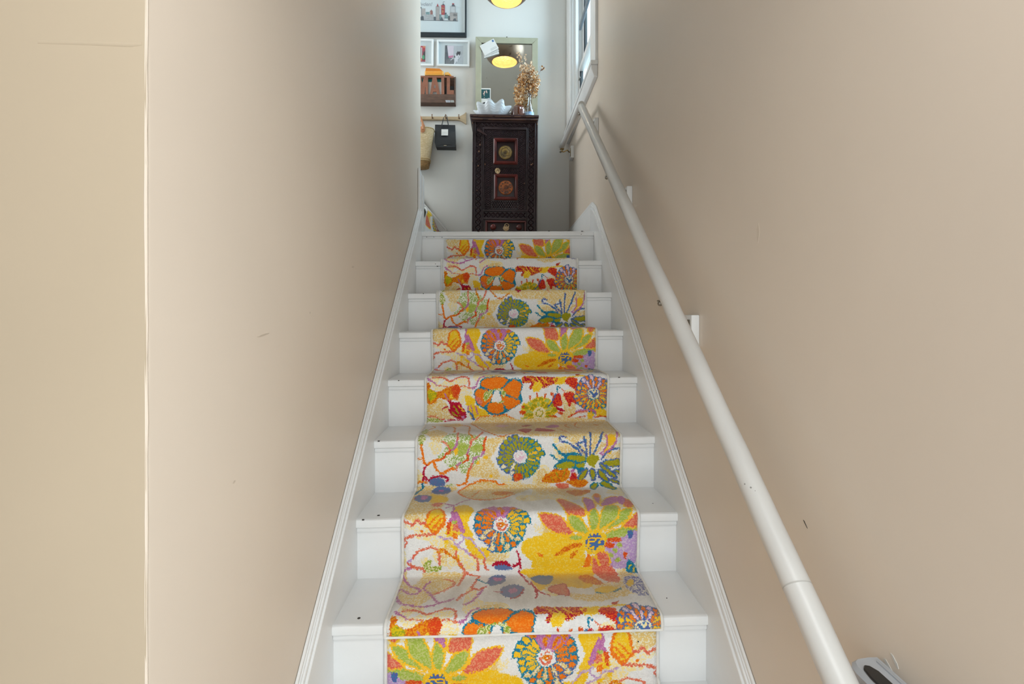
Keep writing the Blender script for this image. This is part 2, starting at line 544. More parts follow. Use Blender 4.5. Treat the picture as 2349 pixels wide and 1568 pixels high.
# ------------------------------------------------------------------ the floral carpet, drawn tuft by tuft
# Each entry: kind, colour, outline colour, outline or line width (mm), flat list of across / along (mm).
CARPET = [
('P','T',None,5,[-336,2166,-199,2169,-225,2229,-221,2301,-263,2395,-337,2386,-338,2260]),
('P','Y',None,5,[-279,2226,-227,2250,-219,2286,-265,2298]),
('P','Y',None,5,[-195,2340,-160,2319,-133,2362,-145,2398,-147,2420,-132,2449,-155,2454,-182,2448,-209,2453,-213,2434,-191,2397]),
('P','t',None,5,[-334,2408,-273,2409,-270,2428,-316,2427]),
('P','Y',None,5,[-159,2456,-138,2454,-120,2482,-91,2492,-91,2519,-123,2518,-147,2494]),
('P','Y',None,5,[-179,2499,-163,2514,-164,2528,-177,2521]),
('P','Y',None,5,[-220,2462,-206,2460,-216,2487]),
('P','Y',None,5,[-198,2477,-177,2481,-181,2492,-191,2491]),
('P','t',None,5,[-255,2455,-220,2458,-222,2487,-245,2475]),
('P','t',None,5,[-181,2493,-147,2500,-123,2540,-130,2558,-155,2556]),
('P','t',None,5,[-209,2511,-191,2520,-198,2549,-209,2545]),
('P','t',None,5,[-245,2492,-238,2508,-255,2512]),
('P','t',None,5,[-286,2518,-270,2513,-263,2537,-277,2551]),
('P','g',None,5,[-277,2536,-264,2520,-254,2524,-259,2541,-229,2541,-231,2556,-277,2562]),
('P','T','O',7,[-191,2204,-158,2161,-128,2145,-95,2142,-70,2148,-54,2163,-25,2153,0,2165,0,2220,-27,2251,-56,2270,-104,2282,-143,2270,-174,2243]),
('P','o',None,5,[-82,2232,-62,2211,-16,2213,-14,2230,-54,2244]),
('L','O',None,5,[-143,2250,-121,2202]),
('P','B',None,5,[-271,2170,-230,2168,-217,2186,-229,2224,-279,2210]),
('P','M',None,5,[-260,2183,-238,2184,-248,2201]),
('P','B',None,5,[-327,2245,-314,2230,-275,2237,-277,2283,-299,2289,-321,2271]),
('P','M',None,5,[-307,2238,-289,2236,-289,2265,-302,2267]),
('L','E',None,8,[-314,2154,-312,2167,-326,2202,-328,2218]),
('C','C',None,4,[-325,2255]),
('L','M',None,5,[-147,2275,-171,2289,-194,2317,-227,2305,-256,2299]),
('L','M',None,5,[-194,2317,-217,2339]),
('L','M',None,6,[-195,2321,-194,2358,-195,2385]),
('P','S',None,5,[-264,2318,-252,2299,-232,2310,-245,2328]),
('P','Y','O',7,[-270,2399,-262,2364,-246,2347,-226,2357,-216,2393,-218,2411,-231,2427,-247,2439,-263,2426,-272,2413]),
('L','O',None,5,[-266,2417,-234,2385]),
('L','O',None,6,[-255,2430,-220,2392]),
('L','O',None,6,[-247,2437,-218,2407]),
('P','M',None,5,[-198,2387,-185,2368,-172,2392,-157,2438,-173,2435,-184,2402,-202,2411,-209,2415]),
('P','R',None,5,[-209,2409,-198,2404,-198,2429,-209,2444]),
('P','S',None,5,[-188,2408,-177,2419,-175,2437,-188,2433,-193,2422]),
('C','G',None,7,[-189,2408]),
('P','O',None,5,[-195,2442,-188,2440,-177,2455,-184,2461,-193,2455]),
('L','S',None,8,[-337,2399,-312,2412,-296,2398,-284,2409,-272,2409]),
('P','O',None,5,[-289,2433,-279,2427,-280,2435]),
('L','S',None,7,[-334,2479,-328,2466,-334,2457,-316,2448,-280,2444,-245,2443]),
('L','L',None,6,[-232,2447,-218,2458,-197,2458,-186,2477,-177,2484,-159,2492,-143,2507]),
('L','L',None,6,[-181,2479,-163,2459,-170,2445]),
('L','L',None,6,[-159,2456,-141,2460,-120,2488,-102,2512,-98,2523]),
('L','S',None,6,[-102,2523,-98,2548,-91,2558]),
('L','L',None,6,[-323,2528,-311,2514]),
('L','S',None,7,[-311,2514,-291,2491,-270,2488,-254,2481,-236,2496,-234,2512,-232,2538]),
('L','o',None,8,[-236,2497,-222,2492,-200,2509,-181,2521,-170,2543,-159,2558]),
('L','S',None,5,[-184,2495,-184,2513]),
('L','S',None,7,[-139,2507,-123,2520,-120,2537,-123,2557]),
('L','S',None,7,[-321,2530,-307,2541,-288,2545,-280,2558]),
('L','L',None,6,[-318,2541,-332,2551,-339,2564]),
('P','Y',None,5,[14,2471,60,2454,88,2445,132,2452,195,2457,195,2504,186,2556,49,2557,40,2532,9,2503]),
('P','o',None,5,[105,2515,141,2488,177,2480,188,2486,150,2503,125,2514]),
('P','o',None,5,[150,2522,168,2504,177,2502,161,2524]),
('P','O',None,5,[49,2506,72,2516,67,2520]),
('P','t',None,5,[47,2417,69,2435,63,2446,47,2439]),
('P','T',None,5,[-5,2160,78,2168,180,2191,235,2227,197,2268,131,2249,56,2195,13,2226,-7,2225]),
('P','S',None,5,[136,2167,161,2161,180,2185,153,2200]),
('P','o',None,5,[165,2218,238,2211,239,2233,188,2262]),
('P','t',None,5,[294,2231,346,2188,344,2271,309,2253]),
('P','S','y',5,[124,2285,162,2307,191,2356,195,2396,146,2397,133,2348]),
('P','M','y',5,[206,2284,231,2295,236,2349,205,2394]),
('P','M','y',5,[243,2265,260,2250,265,2282,248,2336,240,2301]),
('P','O',None,5,[246,2263,260,2250,265,2272,252,2281]),
('P','M','y',5,[261,2317,294,2273,320,2280,307,2324,254,2350]),
('P','S','y',5,[337,2291,358,2327,338,2364,320,2354]),
('P','M',None,5,[322,2275,340,2281,322,2340,310,2329]),
('P','S','y',5,[58,2388,88,2385,123,2396,143,2419,161,2447,143,2454,99,2442,74,2421]),
('P','G','y',5,[146,2395,172,2396,194,2420,208,2448,186,2451,159,2437,146,2415]),
('P','G','y',5,[206,2395,226,2367,236,2391,239,2419,221,2444,210,2429]),
('P','G','y',5,[241,2395,268,2346,301,2348,294,2396,259,2429,236,2439]),
('P','G','y',5,[252,2443,292,2404,299,2386,337,2368,330,2397,303,2422]),
('P','G','y',5,[256,2453,303,2435,351,2436,347,2449,303,2467,259,2469]),
('P','G','y',5,[146,2465,168,2454,192,2462,170,2474]),
('P','S','y',5,[305,2430,332,2405,354,2387,356,2431,332,2436]),
('C','Y',None,38,[225,2478]),
('C','N',None,27,[225,2478]),
('P','L',None,5,[256,2480,305,2465,349,2447,349,2541,314,2566,270,2556]),
('C','G',None,8,[299,2489]),
('C','G',None,8,[287,2505]),
('C','G',None,8,[274,2521]),
('C','G',None,8,[294,2534]),
('P','R',None,5,[256,2480,285,2486,277,2497,257,2491]),
('P','R',None,5,[312,2511,325,2515,314,2531]),
('P','N',None,5,[323,2445,338,2447,332,2471,323,2460]),
('P','S','y',5,[230,2511,259,2510,272,2539,259,2556,241,2548]),
('P','S','y',5,[217,2521,230,2531,237,2555,218,2591,217,2558]),
('P','O',None,5,[206,2512,214,2527,210,2556,192,2556,197,2534]),
('P','R',None,5,[263,2467,303,2468,299,2477,265,2478]),
('P','E',None,5,[325,2539,332,2537,349,2560,348,2591,319,2579]),
('L','Y',None,4,[329,2567,332,2552]),
('L','Y',None,4,[339,2583,343,2560]),
('F','F1',None,88,[-51,2418]),
('L','C',None,6,[-6,2503,3,2522,-1,2540,-17,2547]),
('L','C',None,5,[3,2540,6,2555]),
('P','C',None,5,[-77,2540,-57,2529,-33,2532,-23,2548,-66,2545]),
('P','B',None,5,[-68,2544,-48,2540,-24,2550,-19,2558,-48,2562,-69,2556]),
('P','T',None,5,[-340,2632,-333,2563,-282,2565,-162,2570,-182,2628,-236,2681,-268,2718,-313,2716]),
('P','W',None,5,[-324,2554,-286,2551,-281,2583,-300,2626,-320,2601]),
('L','M',None,7,[-317,2543,-338,2559,-334,2584,-317,2617,-302,2637]),
('L','S',None,7,[-322,2529,-306,2546,-286,2546,-277,2560]),
('L','M',None,7,[-303,2634,-279,2650,-275,2657,-290,2671,-303,2667,-321,2652,-332,2640,-339,2666,-317,2716]),
('L','M',None,7,[-256,2612,-267,2643,-251,2666,-236,2685,-220,2710,-196,2708,-181,2698]),
('L','M',None,7,[-317,2716,-279,2724,-242,2726,-216,2714,-196,2708]),
('L','S',None,7,[-214,2598,-191,2607,-186,2631,-208,2653,-237,2674]),
('L','S',None,7,[-173,2531,-162,2554,-160,2580,-173,2632]),
('L','S',None,7,[-160,2566,-125,2586,-116,2591,-134,2641,-135,2657,-157,2681,-170,2705]),
('L','S',None,7,[-117,2532,-119,2560]),
('L','M',None,7,[-95,2639,-115,2676,-127,2704,-148,2723]),
('L','S',None,7,[-136,2645,-118,2654,-95,2643]),
('P','B',None,5,[-93,2616,-80,2588,-56,2581,-38,2594,-47,2626,-80,2636]),
('P','M',None,5,[-74,2599,-56,2593,-49,2608,-69,2617]),
('P','B',None,5,[-54,2660,-34,2638,-12,2636,13,2656,0,2689,-27,2698,-50,2686]),
('P','M',None,5,[-33,2661,-13,2655,-7,2670,-27,2680]),
('L','C',None,4,[-71,2667,-48,2672]),
('L','C',None,4,[10,2660,-2,2688,-27,2702]),
('L','E',None,6,[-120,2607,-95,2624]),
('P','Y',None,5,[14,2561,183,2558,218,2559,201,2657,148,2655,91,2637,60,2669,46,2650,30,2602]),
('P','B',None,5,[33,2602,58,2591,98,2597,80,2640,48,2627]),
('P','S',None,5,[220,2561,275,2556,290,2626,251,2632,225,2594]),
('P','o',None,5,[169,2608,198,2593,231,2631,232,2647,194,2641]),
('P','Y',None,5,[208,2669,243,2655,276,2665,245,2685,210,2687]),
('L','E',None,7,[210,2687,244,2689,277,2668]),
('P','T',None,5,[131,2680,184,2694,289,2680,287,2702,198,2726,139,2709]),
('P','S','C',4,[80,2659,124,2638,133,2665,129,2695,89,2678]),
('L','C',None,5,[0,2565,20,2617,40,2650,44,2683,42,2701]),
('L','C',None,5,[33,2626,51,2673,78,2696]),
('P','n',None,5,[303,2611,347,2613,352,2690,320,2703,296,2669]),
('P','Y',None,5,[306,2631,325,2628,317,2655,302,2654]),
('P','c',None,5,[236,2738,260,2725,245,2745]),
('P','T',None,5,[-326,1700,-279,1675,-249,1704,-239,1726,-223,1754,-249,1760,-326,1746]),
('P','t',None,5,[-316,1597,-284,1598,-249,1610,-223,1605,-207,1597,-175,1601,-170,1616,-201,1629,-255,1629,-284,1649,-313,1622]),
('P','W',None,5,[-288,1613,-271,1601,-259,1606,-278,1618]),
('P','o',None,5,[-328,1638,-288,1649,-262,1636,-213,1622,-201,1638,-196,1660,-213,1666,-210,1683,-226,1679,-239,1683,-255,1682,-284,1672,-297,1692,-326,1695]),
('P','k',None,5,[-323,1642,-291,1652,-299,1672,-315,1685,-324,1665]),
('P','o',None,5,[-329,1612,-318,1617,-315,1639,-328,1638]),
('P','R',None,5,[-233,1630,-212,1622,-201,1638,-196,1660,-212,1660,-210,1676,-230,1666]),
('P','t',None,5,[-197,1634,-162,1636,-159,1664,-183,1667,-191,1700,-210,1698,-207,1667]),
('P','Y',None,5,[-239,1659,-226,1676,-241,1674]),
('L','M',None,7,[-326,1594,-305,1611,-288,1624]),
('L','S',None,4,[-288,1624,-262,1629,-247,1631]),
('L','S',None,7,[-307,1592,-274,1589,-249,1606,-236,1608,-213,1594,-188,1589,-172,1596,-168,1616,-170,1627]),
('L','S',None,4,[-202,1629,-181,1630,-155,1639]),
('L','M',None,7,[-110,1588,-131,1600,-138,1616,-146,1633,-159,1636]),
('P','Y',None,5,[-183,1667,-159,1670,-146,1687,-152,1702,-178,1703]),
('P','Y',None,5,[-133,1717,-107,1724,-94,1741,-133,1749]),
('P','Y',None,5,[-175,1707,-133,1707,-136,1749,-159,1757,-172,1730]),
('L','M',None,5,[-173,1707,-172,1727]),
('L','M',None,5,[-162,1707,-154,1743]),
('L','M',None,5,[-144,1707,-138,1740]),
('L','N',None,8,[-173,1728,-159,1740,-152,1762]),
('L','M',None,5,[-262,1656,-248,1682]),
('P','C',None,5,[-247,1682,-223,1693,-207,1691,-184,1726,-183,1756,-213,1757,-249,1722,-239,1709]),
('L','K',None,5,[-228,1706,-207,1736]),
('L','Y',None,6,[-210,1705,-189,1726]),
('L','K',None,6,[-233,1727,-217,1744]),
('L','K',None,3,[-207,1741,-199,1751]),
('P','M',None,5,[-201,1749,-188,1745,-186,1758]),
('L','C',None,5,[-249,1709,-262,1709,-267,1717]),
('L','S',None,6,[-324,1747,-297,1746,-281,1756,-262,1760]),
('P','g',None,5,[-328,1752,-283,1758,-268,1773,-328,1774]),
('L','C',None,5,[-249,1760,-213,1764,-191,1766]),
('L','C',None,5,[-213,1762,-262,1773]),
('P','T','O',5,[-134,1757,-118,1747,-62,1746,-29,1744,8,1766,3,1772,-134,1770]),
('P','E',None,5,[-151,1654,-144,1639,-130,1633,-126,1611,-113,1598,-70,1590,-32,1594,-18,1604,8,1600,28,1608,34,1633,28,1656,34,1680,31,1696,11,1709,-19,1729,-36,1739,-62,1743,-91,1738,-110,1721,-123,1711,-142,1697]),
('P','O',None,5,[-123,1616,-110,1603,-70,1592,-37,1596,-24,1608,-36,1627,-53,1640,-78,1643,-102,1638,-121,1628]),
('P','O',None,5,[-144,1648,-126,1639,-100,1645,-81,1655,-84,1678,-110,1708,-123,1707,-139,1691,-147,1667]),
('P','O',None,5,[-29,1629,-10,1611,11,1606,28,1627,20,1670,7,1678,-16,1666,-45,1646]),
('P','O',None,5,[-49,1662,-16,1672,11,1683,24,1683,24,1696,0,1713,-21,1722,-37,1705]),
('P','O',None,5,[-100,1708,-87,1693,-62,1693,-45,1695,-37,1722,-53,1735,-78,1738,-97,1726]),
('P','S',None,5,[-146,1667,-120,1684,-123,1706,-139,1692]),
('P','g',None,5,[-113,1655,-100,1648,-78,1642,-49,1639,-31,1656,-36,1672,-45,1672,-50,1649,-78,1648,-87,1668,-110,1688]),
('P','g',None,5,[-87,1688,-45,1685,-37,1692,-62,1697]),
('P','W',None,5,[-79,1665,-71,1648,-58,1645,-50,1672,-45,1685,-65,1693,-84,1688]),
('P','Y',None,5,[72,1604,165,1598,259,1588,268,1595,198,1602,193,1624,141,1626,108,1636,98,1651,72,1650,71,1619]),
('P','T',None,5,[185,1665,223,1686,236,1734,190,1762,177,1753,190,1729]),
('F','F4',None,72,[98,1739]),
('P','R',None,5,[20,1734,33,1725,48,1735,33,1743]),
('P','R',None,5,[133,1748,157,1748,173,1760,149,1756]),
('P','R',None,5,[164,1737,187,1734,182,1745]),
('P','R',None,5,[58,1667,64,1672,66,1684,59,1679]),
('P','R',None,5,[85,1659,94,1659,92,1676,87,1674]),
('P','R',None,5,[115,1664,123,1661,121,1674,116,1681]),
('P','R',None,5,[28,1706,41,1710,41,1718,32,1716]),
('P','R',None,5,[138,1661,151,1657,152,1665,141,1668]),
('P','c',None,5,[33,1593,63,1590,85,1592,133,1595,165,1600,162,1618,133,1631,111,1636,98,1614,79,1617,66,1647,59,1634,64,1620,35,1618]),
('L','Y',None,4,[64,1597,85,1619]),
('L','Y',None,5,[85,1596,108,1628]),
('L','Y',None,5,[105,1598,128,1620]),
('P','Y',None,5,[146,1603,160,1602,154,1613]),
('P','r',None,5,[195,1620,203,1602,236,1601,249,1630,270,1626,282,1650,249,1660,223,1638]),
('P','Y',None,5,[250,1611,262,1615,255,1628]),
('P','r',None,5,[191,1665,206,1656,229,1659,249,1680,239,1704,223,1696,213,1716,205,1699]),
('P','r',None,5,[147,1671,157,1667,167,1662,178,1665,185,1709,173,1710,151,1706]),
('L','N',None,6,[160,1665,147,1691,131,1715]),
('L','C',None,7,[157,1712,182,1725,191,1730,164,1722]),
('L','E',None,5,[178,1639,167,1635,167,1658]),
('L','S',None,5,[183,1645,193,1655]),
('F','F5',None,80,[305,1664]),
('L','R',None,6,[190,1769,236,1741]),
('L','S',None,7,[239,1739,278,1733]),
('P','Y',None,5,[308,1727,357,1730,357,1756,321,1754]),
('P','Y',None,5,[282,1738,305,1742,301,1765,285,1763]),
('L','R',None,5,[231,1763,275,1753]),
('L','R',None,6,[313,1761,337,1754,359,1760]),
('L','M',None,6,[239,1733,282,1727,313,1736,309,1757]),
('P','T',None,5,[-316,1939,-276,1891,-235,1945,-239,1994,-272,2007,-303,1961]),
('P','h',None,5,[-252,2001,-200,1947,-113,1986,-101,1997,-106,2052,-140,2094,-172,2119,-195,2098,-222,2094,-247,2066,-262,2059,-229,2015]),
('P','G',None,5,[-195,2016,-175,2006,-162,2020,-167,2044,-192,2054]),
('P','G',None,5,[-229,2008,-209,2005,-212,2031,-225,2022]),
('P','G',None,5,[-148,2020,-115,2017,-116,2041,-148,2037]),
('P','t',None,5,[-296,2007,-269,2004,-247,2015,-256,2042,-276,2049,-284,2024]),
('P','y',None,5,[-209,2031,-195,2026,-195,2043,-202,2050]),
('P','T',None,5,[-105,2000,-57,1990,-20,1988,-57,2015,-71,2045,-84,2059,-74,2087,-51,2122,-46,2137,-95,2135,-155,2125,-138,2086,-105,2050]),
('P','t',None,5,[-54,2130,13,2132,13,2158,-37,2157]),
('C','y',None,8,[-103,2060]),
('C','y',None,6,[-128,2077]),
('C','y',None,7,[-84,2128]),
('P','g',None,5,[-329,1993,-321,1953,-302,1988,-311,2007,-319,2015,-326,2003]),
('P','g',None,5,[-328,1917,-312,1881,-303,1919,-314,1953]),
('P','T',None,5,[-161,1804,-138,1770,36,1773,27,1948,-45,1964,-88,1947,-126,1855]),
('L','o',None,6,[-161,1808,-137,1854,-116,1902,-88,1954,-46,1986,15,1947]),
('P','P',None,5,[-71,1843,-44,1829,-20,1838,-44,1869]),
('L','O',None,8,[-317,2015,-312,2048,-309,2074,-297,2083,-277,2069,-249,2065]),
('L','R',None,8,[-249,2065,-235,2049,-215,2034]),
('L','M',None,7,[-215,2034,-199,2016,-195,1995]),
('L','S',None,7,[-195,1995,-199,1940]),
('L','O',None,6,[-329,2063,-314,2063]),
('L','O',None,8,[-277,2071,-269,2094,-249,2116,-232,2106,-217,2098,-202,2102]),
('L','S',None,7,[-202,2102,-195,2085]),
('L','M',None,6,[-195,2085,-187,2078]),
('L','R',None,7,[-180,2078,-163,2068,-163,2047]),
('L','M',None,6,[-163,2047,-155,2023]),
('L','S',None,7,[-155,2023,-148,1999,-133,1993,-115,1960,-113,1931]),
('L','S',None,6,[-245,2001,-232,2013,-220,2032]),
('L','R',None,8,[-101,1988,-106,2010,-108,2041]),
('L','M',None,6,[-108,2041,-118,2055,-142,2065,-145,2082]),
('L','S',None,8,[-145,2082,-158,2106]),
('L','O',None,8,[-158,2106,-165,2137,-170,2152,-195,2160]),
('L','o',None,6,[-213,1932,-213,1880,-225,1848,-255,1838]),
('L','o',None,6,[-201,1826,-164,1852,-161,1943,-147,1987]),
('L','o',None,4,[-301,1835,-288,1852,-302,1889]),
('L','C',None,7,[-302,2088,-309,2100,-309,2122,-314,2146]),
('L','C',None,7,[-307,2124,-294,2139,-282,2129]),
('P','B',None,5,[-289,2136,-269,2130,-242,2134,-239,2153,-249,2163,-281,2160,-291,2148]),
('L','C',None,8,[-286,2131,-262,2125,-229,2130,-232,2141]),
('L','E',None,7,[-312,2151,-311,2167]),
('L','O',None,6,[-329,2146,-314,2143,-299,2148]),
('P','g',None,5,[-239,2161,-219,2155,-200,2160]),
('P','T',None,5,[3,1770,383,1791,361,1994,122,1990,97,1990,-4,1960]),
('P','C',None,5,[8,1910,59,1899,39,1956]),
('P','C',None,5,[68,1922,92,1886,140,1934,101,1939]),
('P','M',None,5,[112,1864,149,1834,162,1875,124,1888]),
('P','C',None,5,[26,1850,45,1835,65,1844,43,1863]),
('L','o',None,5,[193,1837,184,1861,197,1893]),
('L','o',None,5,[235,1806,219,1871,240,1896]),
('P','o',None,5,[288,1844,310,1853,298,1868]),
('L','S',None,4,[150,1897,182,1958]),
('P','t',None,5,[124,1995,147,1996,146,2011,130,2014]),
('P','T',None,5,[163,1991,215,1988,207,2016,190,2015]),
('P','T',None,5,[212,2024,222,2021,239,2054,229,2061]),
('P','T',None,5,[236,1994,250,1994,246,2055,239,2048]),
('P','T',None,5,[256,1992,280,1989,260,2055]),
('P','T',None,5,[291,2014,308,2017,275,2055,267,2055]),
('P','T',None,5,[297,2069,354,2043,354,2070,309,2073]),
('P','T',None,5,[180,2040,187,2034,219,2054,210,2056]),
('P','y',None,5,[311,1990,334,1990,333,2018,309,2031]),
('P','y',None,5,[292,2042,318,2032,323,2049,311,2058]),
('P','t',None,5,[311,2031,354,2018,354,2032,332,2035]),
('L','E',None,8,[127,2021,144,2042,161,2055,195,2050]),
('L','E',None,6,[117,2054,136,2072,161,2074]),
('P','E',None,5,[158,2053,195,2050,233,2063,241,2075,233,2093,231,2110,212,2123,209,2110,187,2106,147,2107,127,2099,147,2077,164,2070]),
('L','N',None,7,[241,2063,210,2023,209,2016,233,2016,241,2056]),
('L','N',None,7,[251,2055,254,1963]),
('L','N',None,7,[263,2055,284,2007,302,1959]),
('L','N',None,7,[291,2073,318,2042,356,2036]),
('L','N',None,7,[158,2010,181,2017,207,2037,221,2056]),
('L','N',None,7,[231,1994,236,2023]),
('L','N',None,7,[168,1992,147,1991,151,2006]),
('L','M',None,6,[287,2055,308,2024,306,1986]),
('L','M',None,6,[292,2059,335,2021,348,1962]),
('P','K','N',5,[292,2087,318,2077,354,2077,354,2100,318,2101]),
('P','K','N',5,[284,2094,297,2094,335,2126,344,2143,318,2132]),
('P','K','N',5,[277,2113,291,2111,314,2145,313,2155,287,2141]),
('P','K','N',5,[251,2112,263,2109,273,2128,265,2149,255,2140]),
('P','K','N',5,[217,2125,243,2107,239,2131,214,2150]),
('P','K','N',5,[332,2117,354,2112,354,2130]),
('P','K','N',5,[318,2143,354,2156,356,2172,328,2159]),
('P','K','E',5,[287,2160,309,2155,334,2194,326,2213,296,2183]),
('P','K','E',5,[251,2180,267,2161,280,2172,256,2213]),
('P','K',None,5,[171,2067,190,2059,233,2065,231,2082,198,2078]),
('P','K',None,5,[136,2094,178,2079,200,2089,187,2104,147,2105]),
('P','K',None,5,[204,2092,227,2086,231,2100,210,2104]),
('P','K',None,5,[241,2072,253,2058,280,2062,284,2074,273,2086,265,2104,244,2089]),
('P','o',None,5,[90,2140,110,2118,136,2105,147,2110,175,2105,183,2126,173,2145,147,2157,97,2154]),
('L','K',None,4,[136,2120,144,2136]),
('L','K',None,4,[120,2136,130,2150]),
('L','K',None,4,[166,2117,158,2140]),
('P','r',None,5,[187,2128,204,2123,209,2143,185,2147]),
('P','M',None,5,[185,2111,202,2108,192,2125]),
('P','o',None,5,[173,2149,233,2145,246,2162,214,2188,181,2165]),
('P','S',None,5,[134,2167,158,2159,180,2168,159,2194]),
('F','F3',None,84,[14,2061]),
('P','R',None,5,[-5,2123,20,2121,20,2139,5,2147,-5,2145]),
]

PAL = {  # main colour, second tuft colour, share of the second
    'W': ((228, 227, 225), (228, 227, 225), 0), 'T': ((222, 190, 118), (236, 226, 198), .38), 't': ((236, 216, 150), (232, 228, 218), .45),
    'Y': ((234, 188, 28), (242, 208, 84), .32), 'y': ((240, 186, 36), (240, 200, 70), .2), 'O': ((230, 112, 18), (240, 140, 44), .35),
    'o': ((222, 150, 24), (214, 96, 16), .48), 'R': ((210, 66, 26), (226, 116, 40), .35), 'S': ((214, 98, 76), (228, 146, 112), .42),
    'M': ((180, 104, 160), (202, 140, 178), .35), 'L': ((182, 148, 196), (206, 186, 208), .35), 'C': ((172, 16, 46), (196, 40, 70), .25),
    'E': ((26, 128, 158), (40, 108, 146), .35), 'B': ((84, 122, 164), (112, 116, 168), .4), 'N': ((84, 94, 158), (60, 122, 166), .38),
    'K': ((156, 152, 24), (176, 166, 44), .35), 'G': ((156, 176, 70), (188, 196, 116), .42), 'g': ((140, 160, 50), (226, 222, 180), .45),
    'h': ((226, 226, 212), (150, 176, 86), .46), 'k': ((206, 182, 20), (150, 160, 30), .4), 'n': ((100, 106, 166), (226, 222, 214), .55),
    'c': ((172, 20, 48), (226, 140, 40), .40), 'r': ((184, 26, 44), (226, 88, 30), .48), 'P': ((222, 180, 200), (232, 214, 220), .4)}
S0, LREP, UW = 1.588, 1.153, 0.72


def carpet_image():
    RES = 0.00125
    nu, ns = int(UW / RES), int(LREP / RES)
    rng = np.random.default_rng(11)
    u, s = np.meshgrid((np.arange(nu) + .5) * RES - UW / 2, (np.arange(ns) + .5) * LREP / ns, indexing='xy')

    def vnoise(cell, seed):
        r = np.random.default_rng(seed)
        cu, cs = int(UW / cell) + 3, max(2, int(round(LREP / cell)))
        gq = r.uniform(-1, 1, (cs, cu))
        fu, fs = (u + UW / 2) / cell, s / LREP * cs
        iu, is_ = fu.astype(int), fs.astype(int)
        a, b = fu - iu, fs - is_
        a, b = a * a * (3 - 2 * a), b * b * (3 - 2 * b)
        g = lambda p, q: gq[p % cs, q]
        return (g(is_, iu) * (1 - a) + g(is_, iu + 1) * a) * (1 - b) + (g(is_ + 1, iu) * (1 - a) + g(is_ + 1, iu + 1) * a) * b

    # jagged pile: every tuft samples the drawing at its own slightly shifted spot
    wu = u + 0.0030 * vnoise(0.0026, 1) + 0.0018 * vnoise(0.008, 2)
    ws = s + 0.0044 * vnoise(0.0026, 3) + 0.0018 * vnoise(0.008, 4)
    tuft = (vnoise(0.0032, 5) * .62 + vnoise(0.0020, 6) * .5) * .5 + .5
    tuft2 = vnoise(0.0052, 7) * .5 + .5
    img = np.empty((ns, nu, 3))

    rank = np.argsort(np.argsort(tuft.ravel())).reshape(tuft.shape) / tuft.size

    def paint(mask, key, sl):
        a, b, p = PAL[key]
        sec = rank[sl] < p
        img[sl] = np.where(mask[..., None], np.where(sec[..., None], np.array(b, float), np.array(a, float)), img[sl])

    full = (slice(0, ns), slice(0, nu))
    paint(np.ones_like(u, bool), 'W', full)
    big = vnoise(0.075, 8)
    paint((big > 0.42), 't', full)
    paint((big > 0.62), 'T', full)

    def region(pu, ps, pad):
        i0 = max(0, int((min(ps) - pad) / LREP * ns)); i1 = min(ns, int((max(ps) + pad) / LREP * ns) + 2)
        j0 = max(0, int((min(pu) - pad + UW / 2) / RES)); j1 = min(nu, int((max(pu) + pad + UW / 2) / RES) + 2)
        return (slice(i0, i1), slice(j0, j1)) if i1 > i0 and j1 > j0 else None

    def smooth(pu, ps, closed):
        """Round the hand-measured outline with a Catmull-Rom spline."""
        n = len(pu)
        ou, os_ = [], []
        for i in range(n if closed else n - 1):
            idx = [(i - 1), i, i + 1, i + 2]
            idx = [q % n for q in idx] if closed else [min(max(q, 0), n - 1) for q in idx]
            for t in (0, .25, .5, .75):
                w = [-.5 * t + t * t - .5 * t ** 3, 1 - 2.5 * t * t + 1.5 * t ** 3, .5 * t + 2 * t * t - 1.5 * t ** 3, -.5 * t * t + .5 * t ** 3]
                ou.append(sum(a * pu[q] for a, q in zip(w, idx)))
                os_.append(sum(a * ps[q] for a, q in zip(w, idx)))
        if not closed:
            ou.append(pu[-1]); os_.append(ps[-1])
        return ou, os_

    def inside(pu, ps, sl):
        x, y = wu[sl], ws[sl]
        m = np.zeros(x.shape, bool)
        n = len(pu)
        for i in range(n):
            x0, y0, x1, y1 = pu[i], ps[i], pu[(i + 1) % n], ps[(i + 1) % n]
            if y0 == y1:
                continue
            m ^= ((y0 > y) != (y1 > y)) & (x < (x1 - x0) * (y - y0) / (y1 - y0) + x0)
        return m

    def near(pu, ps, hw, sl, closed):
        x, y = wu[sl], ws[sl]
        m = np.zeros(x.shape, bool)
        n = len(pu)
        for i in range(n if closed else n - 1):
            x0, y0 = pu[i], ps[i]
            dx, dy = pu[(i + 1) % n] - x0, ps[(i + 1) % n] - y0
            L2 = dx * dx + dy * dy
            if L2 < 1e-12:
                continue
            t = np.clip(((x - x0) * dx + (y - y0) * dy) / L2, 0, 1)
            m |= (x - x0 - t * dx) ** 2 + (y - y0 - t * dy) ** 2 < hw * hw
        return m

    FL = {  # petals, outline by side, petal colours by angle, centre radius, centre colours
        'F1': (21, lambda a: 'M' if -2.4 < a < -1.0 else ('N' if 1.9 < a < 3.0 else 'E'),
               lambda a, k: ('M' if k % 2 else 'o') if -2.3 < a < -1.0 else ('O' if a > 2.7 or a < -2.5 else ('y' if -1.0 <= a < .6 else ('O' if k % 2 else 'T'))), .024, 'W', 'S'),
        'F3': (23, lambda a: 'E' if -1.3 < a < 1.5 else 'N',
               lambda a, k: 'y' if -.6 < a < .4 and k % 2 == 0 else ('t' if 1.8 < a < 2.7 and k % 2 else 'K'), .0235, 'W', 'P'),
        'F4': (15, lambda a: 'Y', lambda a, k: 'K' if k % 3 else 'G', .0245, 't', 'T'),
        'F5': (24, lambda a: 'E' if 0.7 < a < 2.2 else 'N',
               lambda a, k: ('P' if k % 2 else 'O') if -2.4 < a < -.7 else ('y' if k % 2 else 'O'), .021, 't', 'N')}

